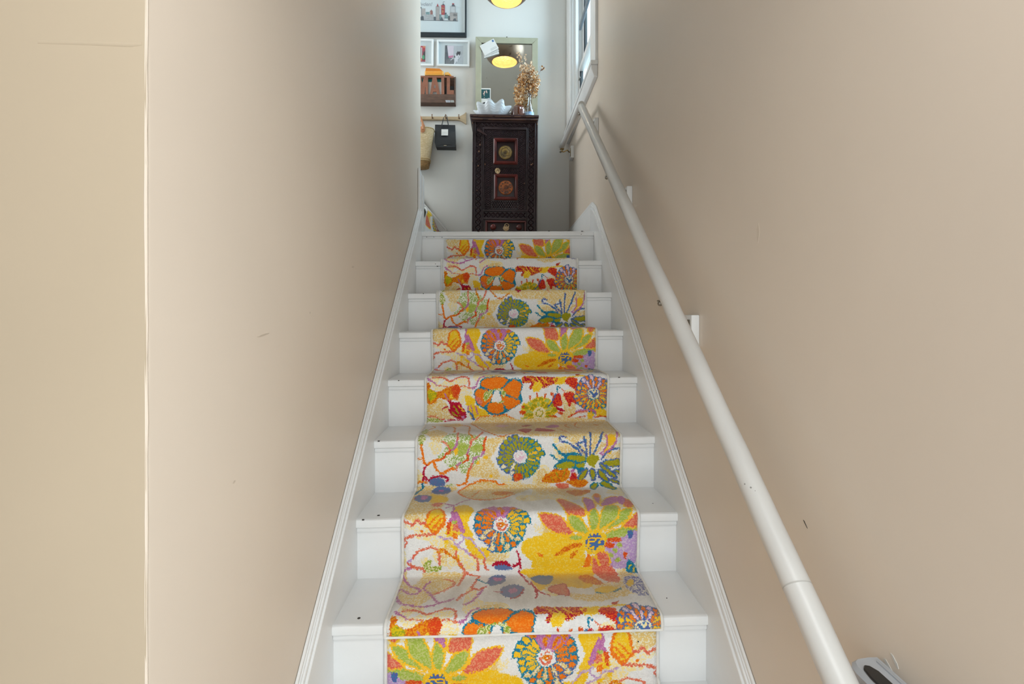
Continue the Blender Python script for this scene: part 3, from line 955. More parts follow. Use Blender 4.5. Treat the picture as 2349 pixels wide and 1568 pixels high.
    def flower(kind, cu, cs, R):
        npet, outf, fillf, rc, c1, c2 = FL[kind]
        sl = region([cu - R * 1.1, cu + R * 1.1], [cs - R * 1.1, cs + R * 1.1], .004)
        if not sl:
            return
        x, y = wu[sl] - cu, ws[sl] - cs
        r = np.hypot(x, y)
        a = np.arctan2(y, x)                 # negative: towards the top of the stairs
        a = (a + PI) % (2 * PI) - PI
        sec = 2 * PI / npet
        for ring, (r0, r1, off) in enumerate(((rc * 1.25, R, 0.0), (rc * 0.9, R * .74, .5))):
            ph = (a / sec + off) % 1.0
            kk = np.floor(a / sec + off).astype(int)
            jig = ((kk * 7919) % 13) / 13.0
            rad = r1 * (0.84 + .19 * jig)
            t = np.clip((r - r0) / (rad - r0), 0, 1)
            half = .5 * np.sqrt(np.clip(1 - (2 * t - 1.12) ** 2 / 1.26, 0, 1))
            d = np.abs(ph - .5)
            body = (r < rad) & (r > r0 * .7)
            for q in np.unique(kk):
                am = (q + .5 - off) * sec
                am = (am + PI) % (2 * PI) - PI
                m = (kk == q)
                paint(m & body & (d < half + .14), outf(am), sl)
                paint(m & body & (d < half - .11) & (t > .12) & (t < .93), fillf(am, q + ring), sl)
        paint(r < rc, c1, sl)
        paint((r < rc * .78) & (tuft2[sl] > .46), c2, sl)
        if kind == 'F1':
            paint((r < rc * .45), 'W', sl)
            paint((r < rc * .42) & (tuft2[sl] > .5), 'o', sl)
        if kind == 'F4':
            paint((np.abs(r - rc * .55) < .002), 'K', sl)

    for k, col, outc, w, pts in CARPET:
        pu = [p / 1000.0 for p in pts[0::2]]
        ps0 = [p / 1000.0 - S0 for p in pts[1::2]]
        for sh in (-LREP, 0, LREP):
            ps = [q + sh for q in ps0]
            if max(ps) < -.1 or min(ps) > LREP + .1:
                continue
            if k == 'F':
                flower(col, pu[0], ps[0], w / 1000.0)
                continue
            if k == 'C':
                R = w / 1000.0
                sl = region([pu[0] - R, pu[0] + R], [ps[0] - R, ps[0] + R], .006)
                if sl:
                    m = (wu[sl] - pu[0]) ** 2 + (ws[sl] - ps[0]) ** 2 < R * R
                    paint(m, col, sl)
                    if col == 'N':
                        paint(m & (tuft2[sl] > .60), 'y', sl)
                continue
            sl = region(pu, ps, .012)
            if not sl:
                continue
            qu, qs = smooth(pu, ps, k == 'P')
            if k == 'P':
                paint(inside(qu, qs, sl), col, sl)
                if outc:
                    paint(near(qu, qs, w / 2000.0, sl, True), outc, sl)
            else:
                paint(near(qu, qs, w / 2000.0, sl, False), col, sl)
    img *= (0.955 + 0.09 * tuft[..., None])
    return np.clip(img, 0, 255) / 255.0


pix = carpet_image()
h_, w_ = pix.shape[:2]
im = bpy.data.images.new('floral carpet pattern', w_, h_, alpha=False, float_buffer=False)
rgba = np.ones((h_, w_, 4), dtype=np.float32)
rgba[..., :3] = pix
im.pixels.foreach_set(rgba.ravel())
im.update()
im.pack()

CM = bpy.data.materials.new('floral cut pile')
CM.use_nodes = True
nt = CM.node_tree
pb = nt.nodes['Principled BSDF']
pb.inputs['Roughness'].default_value = 0.92
pb.inputs['Specular IOR Level'].default_value = 0.15
pb.inputs['Sheen Weight'].default_value = 0.12
pb.inputs['Sheen Roughness'].default_value = 0.5
ti = nt.nodes.new('ShaderNodeTexImage')
ti.image = im
ti.extension = 'REPEAT'
ti.interpolation = 'Linear'
uvn = nt.nodes.new('ShaderNodeUVMap')
uvn.uv_map = 'pattern'
nt.links.new(uvn.outputs['UV'], ti.inputs['Vector'])
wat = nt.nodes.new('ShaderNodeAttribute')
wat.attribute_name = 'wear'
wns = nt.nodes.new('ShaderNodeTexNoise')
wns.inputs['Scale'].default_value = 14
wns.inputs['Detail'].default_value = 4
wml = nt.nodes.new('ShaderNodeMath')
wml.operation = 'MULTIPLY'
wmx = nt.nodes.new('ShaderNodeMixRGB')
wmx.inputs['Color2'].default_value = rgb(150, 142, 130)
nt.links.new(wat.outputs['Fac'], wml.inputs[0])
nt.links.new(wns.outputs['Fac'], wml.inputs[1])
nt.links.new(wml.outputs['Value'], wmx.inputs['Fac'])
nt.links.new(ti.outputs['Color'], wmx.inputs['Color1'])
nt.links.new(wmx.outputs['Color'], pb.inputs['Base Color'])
tcn = nt.nodes.new('ShaderNodeTexCoord')
nz = nt.nodes.new('ShaderNodeTexNoise')
nz.inputs['Scale'].default_value = 330
nz.inputs['Detail'].default_value = 3
nt.links.new(tcn.outputs['Object'], nz.inputs['Vector'])
bpn = nt.nodes.new('ShaderNodeBump')
bpn.inputs['Strength'].default_value = 0.55
bpn.inputs['Distance'].default_value = 0.004
nt.links.new(nz.outputs['Fac'], bpn.inputs['Height'])
nt.links.new(bpn.outputs['Normal'], pb.inputs['Normal'])
BIND = mat('cream cotton binding', rgb(224, 223, 218), 0.8, var=0.1, scale=60, bump=0.3, bscale=200)
HESS = mat('carpet backing', rgb(196, 184, 158), 0.9, var=0.1, scale=80)
PSTEP = GO + RI + 0.016


def arc(c, r, a0, a1, n):
    return [(c[0] + r * math.cos(a0 + (a1 - a0) * k / n), c[1] + r * math.sin(a0 + (a1 - a0) * k / n)) for k in range(n + 1)]


def runner_profile(i_top, i_bot, top_drop, end):
    """(y, z, s) down the flight; s is the pattern distance, 0 at the top nosing."""
    raw = []       # y, z, and anchors of s
    def seg(p, q, s0, s1, n):
        for k in range(n):
            t = k / n
            raw.append((p[0] + (q[0] - p[0]) * t, p[1] + (q[1] - p[1]) * t, s0 + (s1 - s0) * t))
    i = i_top
    S = (7 - i) * PSTEP
    p = (yn(i) + 0.0035, zn(i) - top_drop)
    q = (yn(i) + 0.0025, zn(i - 1) + 0.020)
    d = zn(i) + .009 - p[1]
    seg(p, q, S + d, S + RI + .005 - .011, 14)
    for i in range(i_top - 1, i_bot - 1, -1):
        S = (7 - i) * PSTEP
        zt = zn(i) + 0.009
        seg((yn(i + 1) + 0.0025, zn(i) + 0.020), (yn(i + 1) - 0.009, zt + 0.0005), S - GO - .011 - .009, S - GO - .011 + .011, 4)
        seg((yn(i + 1) - 0.009, zt + 0.0005), (yn(i) + 0.010, zt + 0.0012), S - GO, S - .019, 16)
        A = arc((yn(i) + 0.010, zt - 0.0178), 0.019, PI / 2, PI, 7)
        for k in range(7):
            raw.append((A[k][0], A[k][1], S - .019 + .038 * k / 7))
        z1 = zt - 0.0178
        if i > i_bot or end == 'riser':
            seg((yn(i) - 0.009, z1), (yn(i) - 0.0035, zn(i) - 0.05), S + .019, S + .06, 4)
            seg((yn(i) - 0.0035, zn(i) - 0.05), (yn(i) + 0.0025, zn(i - 1) + 0.020), S + .06, S + RI + .005 - .011, 12)
        else:
            raw.append((yn(i) - 0.009, z1, S + .019))
            raw.append((yn(i) - 0.0088, zn(i) - 0.0185, S + .029))
            raw.append((yn(i) - 0.0075, zn(i) - 0.0250, S + .036))
    return raw


def make_runner(name, label, prof, x0f, x1f, mirror=False, s_off=0.0, ends=(True, True)):
    root = thing(name, label, 'carpet', (XC, prof[-1][0], prof[-1][1]))
    ro = Vector(root.location)
    bm = B()
    uvl = bm.loops.layers.uv.new('pattern')
    nx = 40
    rows = []
    n = len(prof)
    rnd = random.Random(5)
    for k, (y, z, s) in enumerate(prof):
        x0, x1 = x0f(s), x1f(s)
        row = []
        for j in range(nx + 1):
            x = x0 + (x1 - x0) * j / nx
            wob = 0.0007 * math.sin(j * .9 + k * .35) + 0.0006 * math.sin(j * 2.3 - k * .8)
            e = 0.003 if j in (0, nx) else 0.0      # the pile rolls down to the binding
            # outward direction of the sheet, from its neighbours along the run
            a, b = prof[max(k - 1, 0)], prof[min(k + 1, n - 1)]
            t = Vector((0, b[0] - a[0], b[1] - a[1])).normalized()
            nrm = Vector((0, t.z, -t.y))
            if nrm.y > 0 and abs(nrm.y) > abs(nrm.z):
                nrm = -nrm
            elif nrm.z < 0 and abs(nrm.z) >= abs(nrm.y):
                nrm = -nrm
            p = Vector((x, y, z)) + nrm * (wob - e)
            p.z += TILT * (x - XC)
            row.append((bm.verts.new(p - ro), x - XC, s))
        rows.append(row)
    for a, b in zip(rows, rows[1:]):
        for j in range(nx):
            q = (a[j], b[j], b[j + 1], a[j + 1])
            f = bm.faces.new([v[0] for v in q])
            for lp, v in zip(f.loops, q):
                uu = -v[1] + 0.010 if mirror else v[1]
                lp[uvl].uv = ((uu + UW / 2) / UW, (v[2] + s_off - S0) / LREP)
    bm.verts.index_update()
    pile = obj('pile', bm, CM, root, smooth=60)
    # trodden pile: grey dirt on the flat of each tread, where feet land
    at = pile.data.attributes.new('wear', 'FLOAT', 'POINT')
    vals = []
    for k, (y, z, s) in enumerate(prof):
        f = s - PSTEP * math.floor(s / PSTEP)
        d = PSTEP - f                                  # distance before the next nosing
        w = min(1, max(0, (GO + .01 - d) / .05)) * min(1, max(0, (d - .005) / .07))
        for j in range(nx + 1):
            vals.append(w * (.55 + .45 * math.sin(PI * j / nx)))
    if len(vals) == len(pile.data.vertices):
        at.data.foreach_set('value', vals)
    # backing under the pile
    md = pile.modifiers.new('thickness', 'SOLIDIFY')
    md.thickness = 0.006
    md.offset = 0
    for side in (0, 1):
        bm = B()
        pts = []
        for y, z, s in prof:
            x = x0f(s) - .001 if side == 0 else x1f(s) + .001
            pts.append(Vector((x, y, z - .002 + TILT * (x - XC))) - ro)
        tube(bm, pts, 0.0046, 8)
        obj('binding', bm, BIND, root, smooth=60)
    for e, use in enumerate(ends):
        if not use:
            continue
        y, z, s = prof[0] if e == 0 else prof[-1]
        bm = B()
        pts = [Vector((x0f(s) + (x1f(s) - x0f(s)) * j / 12, y - (.0022 if e else 0), z - (.001 if e else 0) + TILT * (x0f(s) + (x1f(s) - x0f(s)) * j / 12 - XC) + 0.0008 * math.sin(j * 1.3))) - ro for j in range(13)]
        tube(bm, pts, 0.0036, 8)
        obj('hem', bm, BIND, root, smooth=60)
    return root


KN = [(0.0, -.351, .343), (1 * PSTEP, -.343, .348), (2 * PSTEP, -.340, .350), (3 * PSTEP, -.336, .359), (4 * PSTEP, -.3315, .3605), (5 * PSTEP, -.332, .357), (6 * PSTEP, -.338, .355), (7 * PSTEP, -.3406, .3526), (9 * PSTEP, -.340, .350)]


def edge(c):
    def f(s):
        for a, b in zip(KN, KN[1:]):
            if s <= b[0]:
                t = max(0, (s - a[0]) / (b[0] - a[0]))
                return XC + a[c] + (b[c] - a[c]) * t
        return XC + KN[-1][c]
    return f


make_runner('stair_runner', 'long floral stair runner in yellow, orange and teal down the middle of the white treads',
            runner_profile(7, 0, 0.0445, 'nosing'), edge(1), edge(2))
# the next length, laid the other way round, starts under the lowest visible nosing
low = runner_profile(0, -2, 0.0335, 'riser')
low = [(y + .001, z, s) for y, z, s in low]
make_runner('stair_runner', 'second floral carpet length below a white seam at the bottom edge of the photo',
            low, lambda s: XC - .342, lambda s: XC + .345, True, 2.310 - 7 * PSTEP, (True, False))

# ------------------------------------------------------------------ handrail
HX = 0.47
hr = thing('handrail', 'long round white painted handrail on wall brackets along the right wall', 'handrail', (HX, 0.44, 0.80))
HO = Vector((HX, 0.44, 0.80))


def hobj(name, bm, m, parent=hr, label=None):
    for v in bm.verts:
        v.co -= HO
    return obj(name, bm, m, parent, label=label)


def rz(y):
    return 0.998 + 0.8313 * (y - 0.674)


pts, rad = [], []
for k in range(61):
    y = 0.44 + (2.652 - 0.44) * k / 60
    pts.append((HX + random.uniform(-.0006, .0006), y, rz(y) + random.uniform(-.0006, .0006)))
    rad.append(0.0218)
rad[-1] = 0.017
bm = B(); tube(bm, pts, rad, 24)
hobj('rail', bm, RAILM)
y = 0.735
bm = B(); tube(bm, [(HX, y - .0007, rz(y - .0007)), (HX, y + .0007, rz(y + .0007))], 0.02195, 24)
hobj('joint', bm, mat('cracked paint seam', rgb(186, 184, 180), 0.7))
bm = B(); tube(bm, [(HX, 2.640, 2.648), (HX, 2.9, 2.662), (HX, 3.2, 2.682), (HX, 3.452, 2.700)], [0.0175, 0.0185, 0.0185, 0.0185], 20)
hobj('landing_rail', bm, RAILM)
bm = B(); ball(bm, (HX, 2.650, rz(2.650) + .001), 0.019, 0.014, 0.019)
hobj('rail_knuckle', bm, RAILM)
for (y0, z0) in ((1.306, 1.388), (1.960, 1.923), (2.614, 2.477), (3.450, 2.623)):
    land = y0 > 3
    bm = B(); box(bm, XR - 0.023, XR, y0, y0 + 0.085, z0, z0 + 0.088, 0.003)
    blk = hobj('wall_block', bm, TRIM2)
    ym = y0 + 0.03 if not land else y0 - 0.012
    zt = rz(ym) if not land else 2.698
    bm = B()
    zc = z0 + 0.045
    yb = y0 + 0.02 if not land else y0 + .02
    tube(bm, [(XR - .022, yb, zc), (XR - .034, yb - .002, zc), (XR - .05, ym, zc + .004), (HX + .012, ym, zt - .040), (HX - .001, ym, zt - .036)], 0.0042, 8)
    box(bm, HX - .014, HX + .014, ym - .016, ym + .016, zt - .034 if not land else zt - .022, zt - .030 if not land else zt - .018, 0.001)
    tube(bm, [(HX, ym, zt - .040), (HX, ym, zt - .024)], 0.005, 8)
    box(bm, XR - .025, XR - .022, yb - .013, yb + .013, zc - .03, zc + .03, 0.002)
    hobj('bracket', bm, BRASS if land else STEEL)
    bm = B(); ball(bm, (HX - .010, ym, zt - .040), 0.0075, 0.0075, 0.0075, 10, 8)
    hobj('screw_head', bm, STEEL)
    bm = B(); disc(bm, (XR - .0258, yb + .004, zc + .012), 0.0045, .002, 'x', 8)
    hobj('screw_head', bm, DARKGAP)

for (y, a, s_) in ((.845, .3, .0022), (.858, .9, .0035), (.866, .55, .0028), (.852, 1.1, .002), (1.24, .5, .0018), (.62, .7, .0012)):
    bm = B()
    nrm = Vector((-math.cos(a), -.64 * math.sin(a), .77 * math.sin(a))).normalized()
    c_ = Vector((HX, y, rz(y))) + nrm * .0219
    ball(bm, c_, s_ * .45, s_ * .6, s_ * .5, 8, 6)
    for v in bm.verts:
        v.co = c_ + (v.co - c_) - nrm * (v.co - c_).dot(nrm) * .85
    hobj('grime_spot', bm, mat('grey grime', rgb(142, 140, 136), .8))

# grey plastic gadget on the wall by the lower end of the rail
gd = thing('plastic_wall_catch', 'silver grey plastic catch with a black inset on the right wall by the rail end', 'wall catch', (XR, 0.66, 0.90))
GOF = Vector((XR, 0.66, 0.90))


def gobj(name, bm, m):
    for v in bm.verts:
        v.co -= GOF
    return obj(name, bm, m, gd)


bm = B()
prism(bm, [(.506, .665), (.511, .677), (.521, .684), (.540, .687), (XR, .687), (XR, .36), (.506, .36)], 'z', .890, .975, 0.006)
gobj('body', bm, GREYP)
bm = B()
prism(bm, [(.511, .640), (.514, .656), (.520, .663), (.527, .661), (.532, .650), (.533, .600), (.533, .36), (.511, .36)], 'z', .9745, .9785, 0.0014)
gobj('inset', bm, BLACKM)
bm = B()
box(bm, .545, .549, .36, .672, .974, .9775, 0.001)
gobj('ridge', bm, GREYP)
bm = B(); box(bm, .490, .507, .36, .652, .922, .962, 0.005)
gobj('side_grip', bm, BLACKM)

# ------------------------------------------------------------------ second flight, seen through the gap at the top left
wd = thing('winder_stairs', 'dim carpeted first winder steps turning left behind the wall at the top', 'stairs', (-0.75, 3.2, LAND))
WO = Vector((-0.75, 3.2, LAND))


def wobj(name, bm, m, parent=wd):
    for v in bm.verts:
        v.co -= WO
    return obj(name, bm, m, parent)


bm = B(); prism(bm, [(-.50, 3.66), (-.56, 3.0), (-.60, 2.74), (-1.5, 2.74), (-1.5, 3.66)], 'z', LAND, LAND + .315, .003)
wobj('winder_step', bm, TRIM)
bm = B(); prism(bm, [(-.72, 3.66), (-1.10, 2.74), (-1.5, 2.74), (-1.5, 3.66)], 'z', LAND + .315, LAND + .50, .003)
wobj('winder_step', bm, TRIM)
# carpet pulled over the first winder, its outer edge following the raking skirting
bm = B()
uvl = bm.loops.layers.uv.new('pattern')
ZR = [LAND, 2.02, 2.08, 2.13, 2.18, 2.22, 2.250, 2.262]
RX = [-.335, -.382, -.414, -.442, -.471, -.494, -.512, -.520]
LX_ = [-.487, -.487, -.487, -.484, -.470, -.490, -.512, -.545]
rows = []
for k in range(8):
    row = []
    for j in range(9):
        t = j / 8
        yl = 3.25 + (.30 * max(0, k - 4) / 3)
        row.append(bm.verts.new((RX[k] + (LX_[k] - RX[k]) * t + .02 * math.sin(t * PI) * (k < 6), 3.63 + (yl - 3.63) * t, ZR[k])))
    rows.append(row)
for k in range(7):
    for j in range(8):
        f = bm.faces.new((rows[k][j], rows[k + 1][j], rows[k + 1][j + 1], rows[k][j + 1]))
        for lp, (a, b) in zip(f.loops, ((k, j), (k + 1, j), (k + 1, j + 1), (k, j + 1))):
            lp[uvl].uv = (.25 + b * .055, .62 + a * .035)
pts = [r[8].co.copy() for r in rows]
pl = wobj('carpet', bm, CM)
bm = B(); tube(bm, pts + [Vector((-.53, 3.58, 2.266))], .007, 8)
wobj('carpet_binding', bm, BIND)
# raking skirting on the back wall beside the winders
bm = B()
prism(bm, [(-.93, 2.105), (-1.007, 2.13), (-1.094, 2.29), (-1.30, 2.60), (-1.36, 2.62), (-1.113, 2.333), (-.955, 2.146), (-.90, 2.075)], 'y', -.022, 0, .002)
prism(bm, [(-.945, 2.125), (-1.11, 2.318), (-1.36, 2.605), (-1.36, 2.62), (-1.113, 2.340), (-.94, 2.142)], 'y', -.027, -.02, .001)
rk = struct('baseboard_back', bm, TRIM2); rk.location = P0; rk.rotation_euler = WROT
bm = B(); box(bm, -.93, -.02, -.016, 0, LAND, LAND + .15, .002)
bb = struct('baseboard_back', bm, TRIM2); bb.location = P0; bb.rotation_euler = WROT

# ------------------------------------------------------------------ carved cabinet
CW = mat('dark carved wood', rgb(50, 33, 38), 0.40, var=0.45, scale=9, bump=0.35, bscale=50, detail=6, spec=0.5)
CW2 = mat('dark carved wood worn', rgb(66, 44, 44), 0.36, var=0.5, scale=14, bump=0.2, bscale=60, detail=6)
CRED = mat('red lacquered wood', rgb(98, 34, 30), 0.32, var=0.55, scale=10, detail=6, col2=rgb(64, 22, 20))
WORN = mat('worn bare wood', rgb(158, 116, 86), 0.6, var=0.3, scale=30)
ROUNDG = mat('olive gilded boss', rgb(150, 122, 60), 0.4, var=0.5, scale=26, col2=rgb(84, 74, 46))
ROUNDO = mat('orange painted boss', rgb(176, 96, 40), 0.45, var=0.5, scale=34, col2=rgb(92, 52, 30))
PALEB = mat('pale worn brass', rgb(206, 180, 140), 0.4, metal=0.55, var=0.35, scale=40)
CABY = 3.345
CTOP = 2.873
cab = thing('carved_cabinet', 'narrow dark carved wooden cabinet with two round bosses, at the back of the landing', 'cabinet', (0.047, CABY, LAND), (0, 0.008, -AW))
K = .000581
ZT = CTOP - LAND


def cx(v):
    return (v - 442) * K


def cz(v):
    return ZT - (v - 131) * K


def cbox(bm, x0, x1, y0, y1, z0, z1, bev=0.0):
    """x, z in the cabinet's own survey grid (0.58 mm), z downwards."""
    box(bm, cx(x0), cx(x1), y0, y1, cz(z1), cz(z0), bev)


DEP = 0.325
bm = B()
cbox(bm, 64, 846, 0.012, DEP, 200, 1690)
cbox(bm, 75, 130, 0.012, 0.06, 1690, 1733); cbox(bm, 780, 835, 0.012, 0.06, 1690, 1733)
cbox(bm, 75, 130, DEP - .05, DEP, 1690, 1733); cbox(bm, 780, 835, DEP - .05, DEP, 1690, 1733)
obj('carcass', bm, CW, cab)
bm = B()
cbox(bm, 30, 854, -0.022, DEP, 129, 156, .003)
cbox(bm, 38, 848, -0.014, DEP, 156, 168, .001)
cbox(bm, 44, 844, -0.018, DEP, 168, 192, .004)
cbox(bm, 52, 838, -0.006, DEP, 192, 206, .002)
tp = obj('top', bm, CW2, cab)
for (a, b, z) in ((130, 300, 154.5), (330, 520, 154), (560, 640, 155), (70, 120, 153), (700, 800, 154.5), (60, 180, 187), (250, 700, 189), (760, 840, 186)):
    bm = B()
    cbox(bm, a, b, -0.0232 if z < 160 else -0.0192, -0.0215 if z < 160 else -0.0175, z - 1.2, z + 1.6)
    obj('worn_edge', bm, WORN, tp)
# face frame: two pilasters with raised edges and rails
fr = []
bm = B()
cbox(bm, 62, 80, 0.0, 0.014, 206, 1690, .003); cbox(bm, 84, 100, -0.003, 0.014, 206, 1690, .004); cbox(bm, 172, 184, -0.001, 0.014, 270, 1690, .003); cbox(bm, 188, 200, -0.004, 0.014, 270, 1690, .003)
cbox(bm, 708, 718, -0.004, 0.014, 270, 1690, .003); cbox(bm, 722, 734, -0.001, 0.014, 270, 1690, .003); cbox(bm, 806, 822, -0.003, 0.014, 206, 1690, .004); cbox(bm, 826, 846, 0.0, 0.014, 206, 1690, .003)
cbox(bm, 100, 806, 0.0, 0.014, 206, 212, .001); cbox(bm, 184, 722, -0.002, 0.014, 266, 296, .003)
cbox(bm, 184, 722, -0.003, 0.014, 1258, 1276, .003); cbox(bm, 184, 722, -0.003, 0.014, 1352, 1378, .003); cbox(bm, 184, 722, -.003, .014, 1610, 1690, .003)
obj('face_frame', bm, CW, cab)


def diamonds(bm, x0, x1, z0, z1, n, vertical, y=0.003, w=8.0):
    """A band of chip-carved crosses: two crossing raised bars and a small pyramid per repeat."""
    for k in range(n):
        if vertical:
            a, b = z0 + (z1 - z0) * k / n, z0 + (z1 - z0) * (k + 1) / n
            q = [(x0, a, x1, b), (x1, a, x0, b)]
            c = ((x0 + x1) / 2, a)
        else:
            a, b = x0 + (x1 - x0) * k / n, x0 + (x1 - x0) * (k + 1) / n
            q = [(a, z0, b, z1), (a, z1, b, z0)]
            c = (a, (z0 + z1) / 2)
        for (ax, az, ex, ez) in q:
            L = math.hypot(ex - ax, ez - az)
            nx_, nz_ = -(ez - az) / L * w, (ex - ax) / L * w
            pts = [(cx(ax + nx_), cz(az + nz_)), (cx(ex + nx_), cz(ez + nz_)), (cx(ex - nx_), cz(ez - nz_)), (cx(ax - nx_), cz(az - nz_))]
            A = [bm.verts.new((p[0], .012, p[1])) for p in pts]
            m0 = bm.verts.new((cx(ax), .012 - .0045, cz(az))); m1 = bm.verts.new((cx(ex), .012 - .0045, cz(ez)))
            bm.faces.new((A[0], A[1], m1, m0)); bm.faces.new((m0, m1, A[2], A[3]))
        if k:
            s = 8
            P = [(c[0] - s, c[1]), (c[0], c[1] - s), (c[0] + s, c[1]), (c[0], c[1] + s)]
            A = [bm.verts.new((cx(p[0]), .012, cz(p[1]))) for p in P]
            t = bm.verts.new((cx(c[0]), .012 - .006, cz(c[1])))
            for q_ in range(4):
                bm.faces.new((A[q_], A[(q_ + 1) % 4], t))


bm = B()
diamonds(bm, 106, 168, 214, 1680, 21, True)
diamonds(bm, 738, 802, 214, 1680, 21, True)
diamonds(bm, 172, 734, 214, 264, 10, False)
diamonds(bm, 204, 704, 1288, 1344, 9, False)
bmesh.ops.recalc_face_normals(bm, faces=bm.faces)
obj('carved_border', bm, CW, cab, kind='stuff', smooth=0)
for (x, z, a, b) in ((152, 483, 5, 8), (140, 562, 5, 9), (132, 735, 7, 5), (214, 715, 3, 10), (770, 712, 8, 5), (122, 1030, 4, 3), (690, 940, 4, 4), (820, 588, 3, 4), (74, 1058, 3, 3), (66, 680, 3, 5), (62, 225, 4, 6), (838, 225, 4, 10), (786, 700, 3, 6)):
    bm = B()
    cbox(bm, x - a, x + a, -.0036, .004, z - b, z + b)
    obj('worn_chip', bm, WORN, cab)

# door
door = None
bm = B(); cbox(bm, 206, 703, 0.004, 0.016, 300, 1254, .002); door = obj('door', bm, CW, cab)
bm = B()
for (x0, x1) in ((208, 214), (294, 304), (606, 616), (694, 701)):
    n = 62
    for k in range(n):        # rope mouldings
        a = 304 + (1250 - 304) * k / n
        cbox(bm, x0, x1, -.0005, .006, a + 1, a + 11)
for z0 in (303, 372, 742, 828, 1148, 1244):
    for k in range(21):
        a = 308 + 296 * k / 21
        cbox(bm, a + 1, a + 11, 0.0, .006, z0, z0 + 5)
diamonds(bm, 218, 252, 304, 1250, 36, True, w=5.5); diamonds(bm, 254, 290, 304, 1250, 36, True, w=5.5)
diamonds(bm, 618, 652, 304, 1250, 36, True, w=5.5); diamonds(bm, 654, 690, 304, 1250, 36, True, w=5.5)
for z0, z1 in ((312, 342), (342, 370), (752, 788), (788, 824), (1156, 1200), (1200, 1240)):
    diamonds(bm, 308, 604, z0, z1, 11, False, w=5.5)
for v in bm.verts:
    if v.co.y > 0.011:
        v.co.y = 0.0045
    elif v.co.y > 0.0062:
        v.co.y = 0.0005
bmesh.ops.recalc_face_normals(bm, faces=bm.faces)
obj('carved_bands', bm, CW, door, kind='stuff', smooth=0)
for (x0, x1, z0, z1, m, ctr, r) in ((315, 605, 406, 717, ROUNDG, (457, 570), 82), (325, 608, 835, 1144, ROUNDO, (465, 993), 87)):
    bm = B()
    xa, xb, za, zb = cx(x0), cx(x1), cz(z1), cz(z0)
    sweep_frame(bm, xa, xb, za, zb, 38 * K, -.014, .004, .003)
    sweep_frame(bm, xa + 6 * K, xb - 6 * K, za + 6 * K, zb - 6 * K, 22 * K, -.018, -.012, .003)
    pf = obj('panel_frame', bm, CRED, door, label='dark red lacquered frame')
    bm = B()
    rr = r * K
    lathe(bm, [(rr, 0), (rr, -.006), (rr * .93, -.009), (rr * .86, -.0075), (rr * .80, -.0095), (rr * .62, -.011), (rr * .56, -.0095), (rr * .50, -.012), (rr * .34, -.013), (rr * .29, -.0115), (rr * .24, -.0138), (rr * .10, -.0145), (0.0001, -.0135)], 40,
          (cx(ctr[0]), .004, cz(ctr[1])), 'y')
    obj('boss', bm, m, door, label='round olive gilded boss' if m is ROUNDG else 'round orange painted boss')
    bm = B()
    cc = (cx(ctr[0]), .004 - .0104, cz(ctr[1]))
    if m is ROUNDG:
        for k in range(6):
            a = 2 * PI * k / 6 + .3
            torus(bm, (cc[0] + rr * .46 * math.cos(a), cc[1], cc[2] + rr * .46 * math.sin(a)), rr * .22, rr * .035, 'y', 14, 5, a - 1.9, a + 1.9)
        torus(bm, (cc[0], cc[1] - .003, cc[2]), rr * .20, rr * .03, 'y', 20, 5)
        torus(bm, (cc[0], cc[1] - .0045, cc[2]), rr * .09, rr * .03, 'y', 14, 5)
    else:
        for k in range(11):
            a = 2 * PI * k / 11
            ball(bm, (cc[0] + rr * .68 * math.cos(a), cc[1] + .001, cc[2] + rr * .68 * math.sin(a)), rr * .12, .0025, rr * .09, 10, 6)
        torus(bm, (cc[0], cc[1], cc[2]), rr * .46, rr * .035, 'y', 28, 5)
        torus(bm, (cc[0], cc[1] - .003, cc[2]), rr * .20, rr * .04, 'y', 20, 5)
    obj('boss_carving', bm, CW2, door)


def ring_pull(name, parent, X, Z, r, loop_up):
    bm = B()
    prof = []
    lathe(bm, [(r * .95, 0), (r * .95, -.003), (r * .7, -.005), (r * .3, -.007), (r * .3, -.012), (.0002, -.013)], 20, (cx(X), .004, cz(Z)), 'y')
    for k in range(10):
        a = 2 * PI * k / 10
        ball(bm, (cx(X) + r * .95 * math.cos(a), .002, cz(Z) + r * .95 * math.sin(a)), r * .22, .002, r * .22, 8, 6)
    dz = r * (.75 if loop_up else -.55)
    torus(bm, (cx(X) + (r * .25 if loop_up else r * .1), -.010, cz(Z) + dz), r * .78, r * .15, 'y', 20, 7)
    return obj(name, bm, PALEB, parent)


ring_pull('ring_pull', door, 365, 788, 30 * K, False)
# drawer
bm = B(); cbox(bm, 222, 718, 0.004, 0.016, 1384, 1604, .002); dr = obj('drawer', bm, CW, cab)
bm = B(); sweep_frame(bm, cx(224), cx(716), cz(1600), cz(1388), 24 * K, -.010, .006, .003)
obj('drawer_frame', bm, CRED, dr)
for x in (318, 628):
    bm = B(); ball(bm, (cx(x), -.004, cz(1467)), 36 * K, .016, 36 * K, 18, 12)
    obj('knob', bm, CRED, dr, label='round red knob')
ring_pull('ring_pull', dr, 472, 1478, 33 * K, True)
# wooden turn-button wedge near the top left of the door
bm = B()
prism(bm, [(cx(112), cz(318)), (cx(132), cz(293)), (cx(232), cz(368)), (cx(236), cz(380)), (cx(224), cz(380))], 'y', -.016, -.003, .002)
obj('turn_button', bm, CW2, cab)

